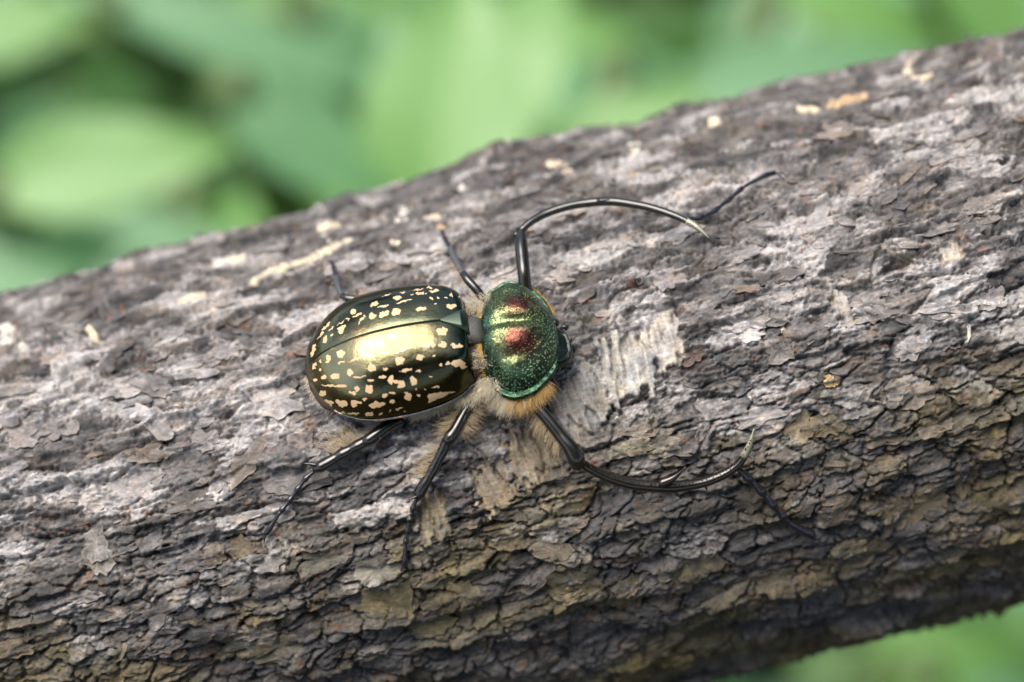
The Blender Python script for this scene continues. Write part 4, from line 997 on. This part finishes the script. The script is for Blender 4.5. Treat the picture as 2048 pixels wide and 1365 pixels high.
# ------------------------------------------------------------------ plants behind and below the log
def leaf_material(name, c, c2):
    m, t, b = mat(name); L = t.links.new
    at_ = N(t, 'ShaderNodeAttribute', attribute_name='leaf_uv')
    sx = N(t, 'ShaderNodeSeparateXYZ'); L(at_.outputs['Vector'], sx.inputs[0])
    ab = N(t, 'ShaderNodeMath', operation='ABSOLUTE'); L(sx.outputs['Y'], ab.inputs[0])
    # side veins: lines that slant from the midrib to the margin
    mu = N(t, 'ShaderNodeMath', operation='MULTIPLY_ADD'); L(ab.outputs[0], mu.inputs[0]); mu.inputs[1].default_value = -0.35; L(sx.outputs['X'], mu.inputs[2])
    sn = N(t, 'ShaderNodeMath', operation='MULTIPLY'); L(mu.outputs[0], sn.inputs[0]); sn.inputs[1].default_value = 55.0
    si = N(t, 'ShaderNodeMath', operation='SINE'); L(sn.outputs[0], si.inputs[0])
    mr = N(t, 'ShaderNodeMapRange'); mr.inputs['From Min'].default_value = 0.9; mr.inputs['From Max'].default_value = 1.0; L(si.outputs[0], mr.inputs['Value'])
    mid = N(t, 'ShaderNodeMapRange'); mid.inputs['From Min'].default_value = 0.05; mid.inputs['From Max'].default_value = 0.0; L(ab.outputs[0], mid.inputs['Value'])
    mxm = N(t, 'ShaderNodeMath', operation='MAXIMUM'); L(mr.outputs[0], mxm.inputs[0]); L(mid.outputs[0], mxm.inputs[1])
    tc = N(t, 'ShaderNodeTexCoord'); n = N(t, 'ShaderNodeTexNoise', Scale=30.0, Detail=4.0); L(tc.outputs['Object'], n.inputs['Vector'])
    mx = N(t, 'ShaderNodeMix', data_type='RGBA'); L(n.outputs['Fac'], mx.inputs[0]); mx.inputs[6].default_value = (*c, 1); mx.inputs[7].default_value = (*c2, 1)
    mv = N(t, 'ShaderNodeMix', data_type='RGBA'); L(mxm.outputs[0], mv.inputs[0]); L(mx.outputs[2], mv.inputs[6]); mv.inputs[7].default_value = (c2[0] * 1.5, c2[1] * 1.25, c2[2] * 1.3, 1)
    L(mv.outputs[2], b.inputs['Base Color'])
    b.inputs['Roughness'].default_value = 0.45; b.inputs['Specular IOR Level'].default_value = 0.8
    tr = N(t, 'ShaderNodeBsdfTranslucent'); hs = N(t, 'ShaderNodeHueSaturation'); hs.inputs['Saturation'].default_value = 1.1; hs.inputs['Value'].default_value = 1.6
    hs.inputs['Hue'].default_value = 0.485
    L(mv.outputs[2], hs.inputs['Color']); L(hs.outputs[0], tr.inputs['Color'])
    ms = N(t, 'ShaderNodeMixShader'); ms.inputs[0].default_value = 0.4
    out = t.nodes['Material Output']
    L(b.outputs[0], ms.inputs[1]); L(tr.outputs[0], ms.inputs[2]); L(ms.outputs[0], out.inputs['Surface'])
    bp = N(t, 'ShaderNodeBump', Strength=0.4, Distance=0.001); L(mxm.outputs[0], bp.inputs['Height']); L(bp.outputs[0], b.inputs['Normal'])
    return m
LM = [leaf_material('leaf_fresh', (0.150, 0.325, 0.078), (0.195, 0.40, 0.115)),
      leaf_material('leaf_cool', (0.125, 0.29, 0.125), (0.17, 0.36, 0.17)),
      leaf_material('leaf_deep', (0.035, 0.105, 0.022), (0.06, 0.15, 0.03))]
M_STEM = simple('green_stem', (0.07, 0.12, 0.03), 0.5)[0]
def leaf_geo(base, axis, normal, ln, wd, fold=0.12, droop=0.22, wave=0.03, seed=0):
    """blade in world metres"""
    n, m = 22, 9
    t = np.linspace(0, 1, n); s = np.linspace(-1, 1, m); T, S = np.meshgrid(t, s, indexing='ij')
    w = wd / 2 * (np.sin(np.pi * np.clip(T, 0, 1) ** 0.78) ** 0.85 * (1 - 0.25 * T) * 1.12 + 0.012)
    a = unit(axis); nn = unit(np.asarray(normal) - np.dot(normal, a) * a); b = np.cross(nn, a)
    zz = fold * np.abs(S) * w - droop * ln * T ** 2 + wave * ln * np.sin(T * 9 + seed) * S ** 2 * 0.5
    P = np.asarray(base) + (T * ln)[..., None] * a + (S * w)[..., None] * b + zz[..., None] * nn
    ii = np.arange(n * m).reshape(n, m)
    f = np.stack([ii[:-1, :-1], ii[1:, :-1], ii[1:, 1:], ii[:-1, 1:]], -1).reshape(-1, 4)
    uv = np.stack([T, S, 0 * T], -1).reshape(-1, 3)
    return P.reshape(-1, 3), f, uv
def w_obj(name, P, F, mt, parent, origin, vecs=None, smooth=True):
    me = mesh_np(name, np.asarray(P) - origin, F, smooth, None, vecs); me.materials.append(mt)
    o = bpy.data.objects.new(name, me); col.objects.link(o); o.parent = parent
    ORG[o.name] = np.asarray(origin, float)
    o.location = np.asarray(origin) - ORG[parent.name]
    return o
def w_tube(pts, radii, n=8, res=5):
    return tube_geo(pts, radii, n=n, res=res, up=(0.3, 0.2, 0.93))
def plant(base_w, leaves, label, group=None, hub=None):
    """leaves: (base point world, axis, normal, length, width, material index)"""
    pl = empty('leafy_plant', base_w, label, 'plant', group)
    bw = np.asarray(base_w, float)
    lb = np.array([l[0] for l in leaves])
    top = lb[np.argmax(lb[:, 2])] if hub is None else np.asarray(hub)
    mid = bw * 0.5 + top * 0.5 + np.array([0.008, 0.01, 0])
    V, F = join([w_tube([bw - [0, 0, 0.01], mid, top], [0.0026, 0.0022, 0.0014])])
    st = w_obj('stem', V, F, M_STEM, pl, bw)
    for i, (b0, ax, nm, ln, wd, mi) in enumerate(leaves):
        P, f, uv = leaf_geo(b0, ax, nm, ln, wd, seed=i * 1.7, droop=0.12 + 0.15 * random.random())
        # petiole runs from the stem to the blade
        q = np.clip(np.dot(b0 - bw, top - bw) / np.dot(top - bw, top - bw) - 0.12, 0.05, 1.0)
        s0 = (1 - q) ** 2 * bw + 2 * q * (1 - q) * mid + q * q * top
        s0 = bw + (top - bw) * q + (mid - (bw + top) / 2) * 4 * q * (1 - q) * 0.9
        lf = w_obj('leaf', P, f, LM[mi], pl, b0, {'leaf_uv': uv})
        if np.linalg.norm(b0 - s0) > 0.004:
            V2_, F2_ = join([w_tube([s0, (s0 + b0) / 2 + [0, 0, 0.006], b0 + unit(ax) * 0.003], [0.0013, 0.001, 0.0009], n=6, res=4)])
            w_obj('petiole', V2_, F2_, M_STEM, lf, s0)
    return pl
WUP = RV.T @ np.array([0, 0, 1.0])       # world up in the frame
def sized_leaf(px, py, z, lpx, wpx, ang, face=0.5, dz=0.0, mi=0):
    """blade whose middle lies on a sight line at depth z, real length and width from its distance"""
    z = z * 1.5; sc_ = (DIST - z) / DIST * K
    ax = unit(np.array([math.cos(rad(ang)), math.sin(rad(ang)), dz]))
    nm = unit(np.array([0, 0, 1.0]) * (1 - face) + WUP * face)
    c = at(px, py, z); ln = lpx * sc_
    return (W(c - ax * ln * 0.5), RV @ ax, RV @ nm, ln * 0.001, wpx * sc_ * 0.001, mi)
def ground_below(px, py, z):
    p = W(at(px, py, z * 1.5)).copy(); p[2] = -0.005; return p
PLANTS = [
 ('plant with a long bright yellow-green leaf beside the dark gap behind the log', (430, 420, -430),
  [(215, 320, -330, 520, 210, 12, .35, .1, 0), (60, 400, -400, 380, 150, 30, .5, 0, 0), (500, 420, -450, 300, 150, -30, .6, 0, 0), (320, 480, -400, 320, 120, 8, .6, 0, 1)]),
 ('plant with a broad pale blue-green leaf arching over the dark hollow behind the log', (620, 300, -560),
  [(500, 70, -420, 620, 150, -14, .55, .1, 1), (650, 10, -480, 460, 150, 5, .5, 0, 0), (280, 0, -470, 380, 120, 165, .5, 0, 1), (720, 110, -460, 300, 130, -50, .5, 0, 1)]),
 ('plant with a rounded pale leaf sloping down towards the log', (700, 430, -420),
  [(620, 280, -330, 400, 200, -35, .4, 0, 1), (760, 400, -380, 330, 170, -20, .5, 0, 0), (520, 380, -450, 330, 150, 200, .6, 0, 1)]),
 ('tall plant with wide upright pale green leaves behind the middle of the log', (930, 420, -420),
  [(900, 180, -310, 520, 330, 82, .2, -.1, 0), (820, 230, -340, 420, 220, 100, .3, 0, 1), (1010, 110, -380, 460, 260, 60, .4, 0, 0), (960, 330, -360, 300, 180, 20, .5, 0, 0)]),
 ('plant with an oval leaf framing a dark green hollow above the log', (1250, 330, -420),
  [(1230, 260, -330, 420, 170, 30, .4, .1, 0), (1120, 60, -440, 320, 150, 8, .5, 0, 0), (1330, 190, -400, 260, 120, -40, .4, 0, 1)]),
 ('plant with large smooth light green leaves above the right part of the log', (1600, 300, -460),
  [(1610, 130, -370, 560, 170, 14, .45, 0, 1), (1480, 200, -420, 330, 130, -15, .5, 0, 0), (1740, 15, -430, 440, 130, -10, .5, 0, 0), (1540, 10, -470, 300, 180, 60, .5, 0, 1), (1700, 190, -470, 380, 180, 170, .5, 0, 2)]),
 ('plant with a darker green leaf near the upper end of the log', (1980, 200, -480),
  [(1990, 20, -420, 380, 180, -50, .5, 0, 0), (1880, 70, -470, 380, 180, 200, .5, 0, 2), (2060, 70, -440, 360, 200, 20, .5, 0, 0)]),
 ('low plant with dim teal leaves at the shaded end of the log', (120, 560, -420),
  [(60, 520, -340, 420, 180, 18, .6, 0, 1), (260, 450, -420, 380, 150, -5, .6, 0, 1), (-60, 420, -430, 360, 160, 20, .6, 0, 2), (150, 560, -380, 320, 130, 40, .6, 0, 1)]),
 ('plant with a pale leaf and a dim grey green leaf over dark soil', (60, 260, -620),
  [(20, 40, -470, 420, 170, 20, .5, 0, 0), (60, 170, -560, 300, 160, -10, .6, 0, 1), (250, 190, -600, 300, 130, -25, .6, 0, 2), (-80, 280, -560, 360, 180, 30, .6, 0, 2)]),
 ('plant with bright green leaves below the underside of the log', (1900, 1420, -370),
  [(1900, 1300, -350, 420, 190, 14, .5, 0, 0), (1720, 1370, -360, 360, 170, 20, .5, 0, 0), (2040, 1390, -340, 400, 200, -10, .6, 0, 0), (1830, 1440, -330, 380, 190, 5, .6, 0, 0), (1560, 1440, -340, 320, 160, 25, .6, 0, 1), (2080, 1280, -370, 300, 160, 30, .6, 0, 0)]),
]
for lab, bs, lv in PLANTS:
    plant(ground_below(*bs), [sized_leaf(a, b, c, d, e, f, g, h, i) for (a, b, c, d, e, f, g, h, i) in lv], lab)

# undergrowth plants that fill the ground between and around them
def rosette(seed, nl, h, ln):
    rr = np.random.default_rng(seed); lv = []
    for k in range(nl):
        a = k * 2.4 + rr.normal(0, 0.3); z = h * (0.35 + 0.65 * (k + 1) / nl)
        d = np.array([math.cos(a), math.sin(a), rr.uniform(-0.1, 0.45)])
        b0 = np.array([math.cos(a) * 0.03, math.sin(a) * 0.03, z])
        l_ = ln * rr.uniform(0.75, 1.2)
        lv.append((b0, d, np.array([0, 0, 1.0]), l_, l_ * rr.uniform(0.42, 0.6), int(rr.choice([0, 1, 2, 2, 2]))))
    return lv
protos = []
def undergrowth():
    rr = np.random.default_rng(5)
    spots = []
    for px in range(-500, 2700, 230):
        for z, py in ((-830, 150), (-1020, 40)):
            p = W(at(px + rr.uniform(-60, 60), py + rr.uniform(-80, 80), z)); spots.append((p[0], p[1]))
    for k in range(16):
        spots.append((rr.uniform(-0.6, 0.8), rr.uniform(0.0, 0.45)))
    for k in range(34):
        spots.append((rr.uniform(-1.6, 1.7), rr.uniform(0.75, 2.2)))
    lab = ('small leafy plant in the dim undergrowth around the log', 'undergrowth plants')
    for v in range(4):
        x, y = spots[v]
        lv = rosette(50 + v, 10 + v, 0.13 + 0.04 * v, 0.11 + 0.01 * v)
        o0 = np.array([x, y, -0.004])
        protos.append(plant(o0, [(l[0] + o0, *l[1:]) for l in lv], lab[0], lab[1], hub=o0 + [0, 0, 0.14 + 0.04 * v]))
    for k, (x, y) in enumerate(spots[4:]):
        # keep the sight lines to the log and beetle clear
        if y < -0.03: continue
        src = protos[k % 4]
        c = src.copy(); col.objects.link(c); c.location = (x, y, -0.004); c.rotation_euler = (0, 0, rr.uniform(0, 6.28)); s = rr.uniform(0.75, 1.25); c.scale = (s, s, s)
        for ch in src.children:
            d = ch.copy(); col.objects.link(d); d.parent = c
            for g in ch.children:
                e = g.copy(); col.objects.link(e); e.parent = d
undergrowth()

# ------------------------------------------------------------------ unseen trees, added to darken what the beetle's shell reflects
M_TRUNK, _t, _b = simple('tree_bark', (0.10, 0.085, 0.07), 0.9)
_n = N(_t, 'ShaderNodeTexNoise', Scale=14.0, Detail=6.0); _tc = N(_t, 'ShaderNodeTexCoord'); _mp = N(_t, 'ShaderNodeMapping'); _mp.inputs['Scale'].default_value = (1, 1, 0.2)
_t.links.new(_tc.outputs['Object'], _mp.inputs[0]); _t.links.new(_mp.outputs[0], _n.inputs['Vector'])
_r = ramp(_t, [(0.3, (0.04, 0.035, 0.03)), (0.7, (0.15, 0.13, 0.11))]); _t.links.new(_n.outputs['Fac'], _r.inputs[0]); _t.links.new(_r.outputs[0], _b.inputs['Base Color'])
M_CROWN = simple('tree_leaf', (0.045, 0.10, 0.025), 0.5)[0]
def make_tree(seed, h, cr, loc):
    rr = np.random.default_rng(seed)
    tr = empty('unseen_tree', np.array([loc[0], loc[1], -0.02]), None, 'tree', 'trees added out of view')
    tr['label'] = 'slender leafy tree added out of view to darken reflections'
    o0 = ORG[tr.name]
    top = o0 + np.array([rr.normal(0, 0.2), rr.normal(0, 0.2), h * 0.92])
    geo = [w_tube([o0, o0 * 0.5 + top * 0.5 + rr.normal(0, 0.1, 3) * [1, 1, 0], top], [0.13, 0.09, 0.02], n=10)]
    ctr = []
    for k in range(14):
        a = k * 2.4; q = 0.35 + 0.6 * k / 14; st = o0 + (top - o0) * q
        e = st + np.array([math.cos(a), math.sin(a), 0.55]) * cr * rr.uniform(0.55, 1.0) * (1.15 - 0.6 * (q - 0.35))
        geo.append(w_tube([st, (st + e) / 2 + [0, 0, 0.1], e], [0.035, 0.022, 0.006], n=6, res=3)); ctr += [e, (st + e * 2) / 3]
    V, F = join(geo); w_obj('trunk', V, F, M_TRUNK, tr, o0)
    ctr = np.array(ctr); n = 3800
    c = ctr[rr.integers(0, len(ctr), n)] + rr.normal(0, cr * 0.17, (n, 3)) * [1, 1, 0.8]
    ax = rr.normal(0, 1, (n, 3)); ax /= np.linalg.norm(ax, axis=1)[:, None]; b = np.cross(ax, rr.normal(0, 1, (n, 3))); b /= np.linalg.norm(b, axis=1)[:, None]
    l_ = rr.uniform(0.08, 0.14, (n, 1))
    P = np.stack([c - ax * l_, c + b * l_ * 0.45, c + ax * l_, c - b * l_ * 0.45], 1).reshape(-1, 3)
    f = np.arange(n * 4).reshape(n, 4)
    w_obj('crown', P, f, M_CROWN, tr, o0, smooth=False)
    return tr
_trees = [make_tree(201, 7.0, 1.9, (0.6, 11.5)), make_tree(202, 8.0, 2.1, (3.8, 1.6)), make_tree(203, 6.5, 1.8, (1.8, -3.2))]
for k, (x, y, s_) in enumerate([(-4.5, 11.0, 1.0), (5.2, 9.5, 1.1), (4.6, -1.2, 1.0), (-0.4, -4.4, 1.0), (-6.5, 6.0, 1.05), (9.0, 6.0, 1.15), (5.8, 3.4, 1.1), (3.4, -4.8, 1.1), (-2.6, -5.4, 1.1)]):  # spaced to leave open sky for the wing case highlight
    src = _trees[k % 3]; c = src.copy(); col.objects.link(c); c.location = (x, y, -0.02); c.rotation_euler = (0, 0, k * 1.3); c.scale = (s_, s_, s_)
    for ch in src.children:
        d = ch.copy(); col.objects.link(d); d.parent = c
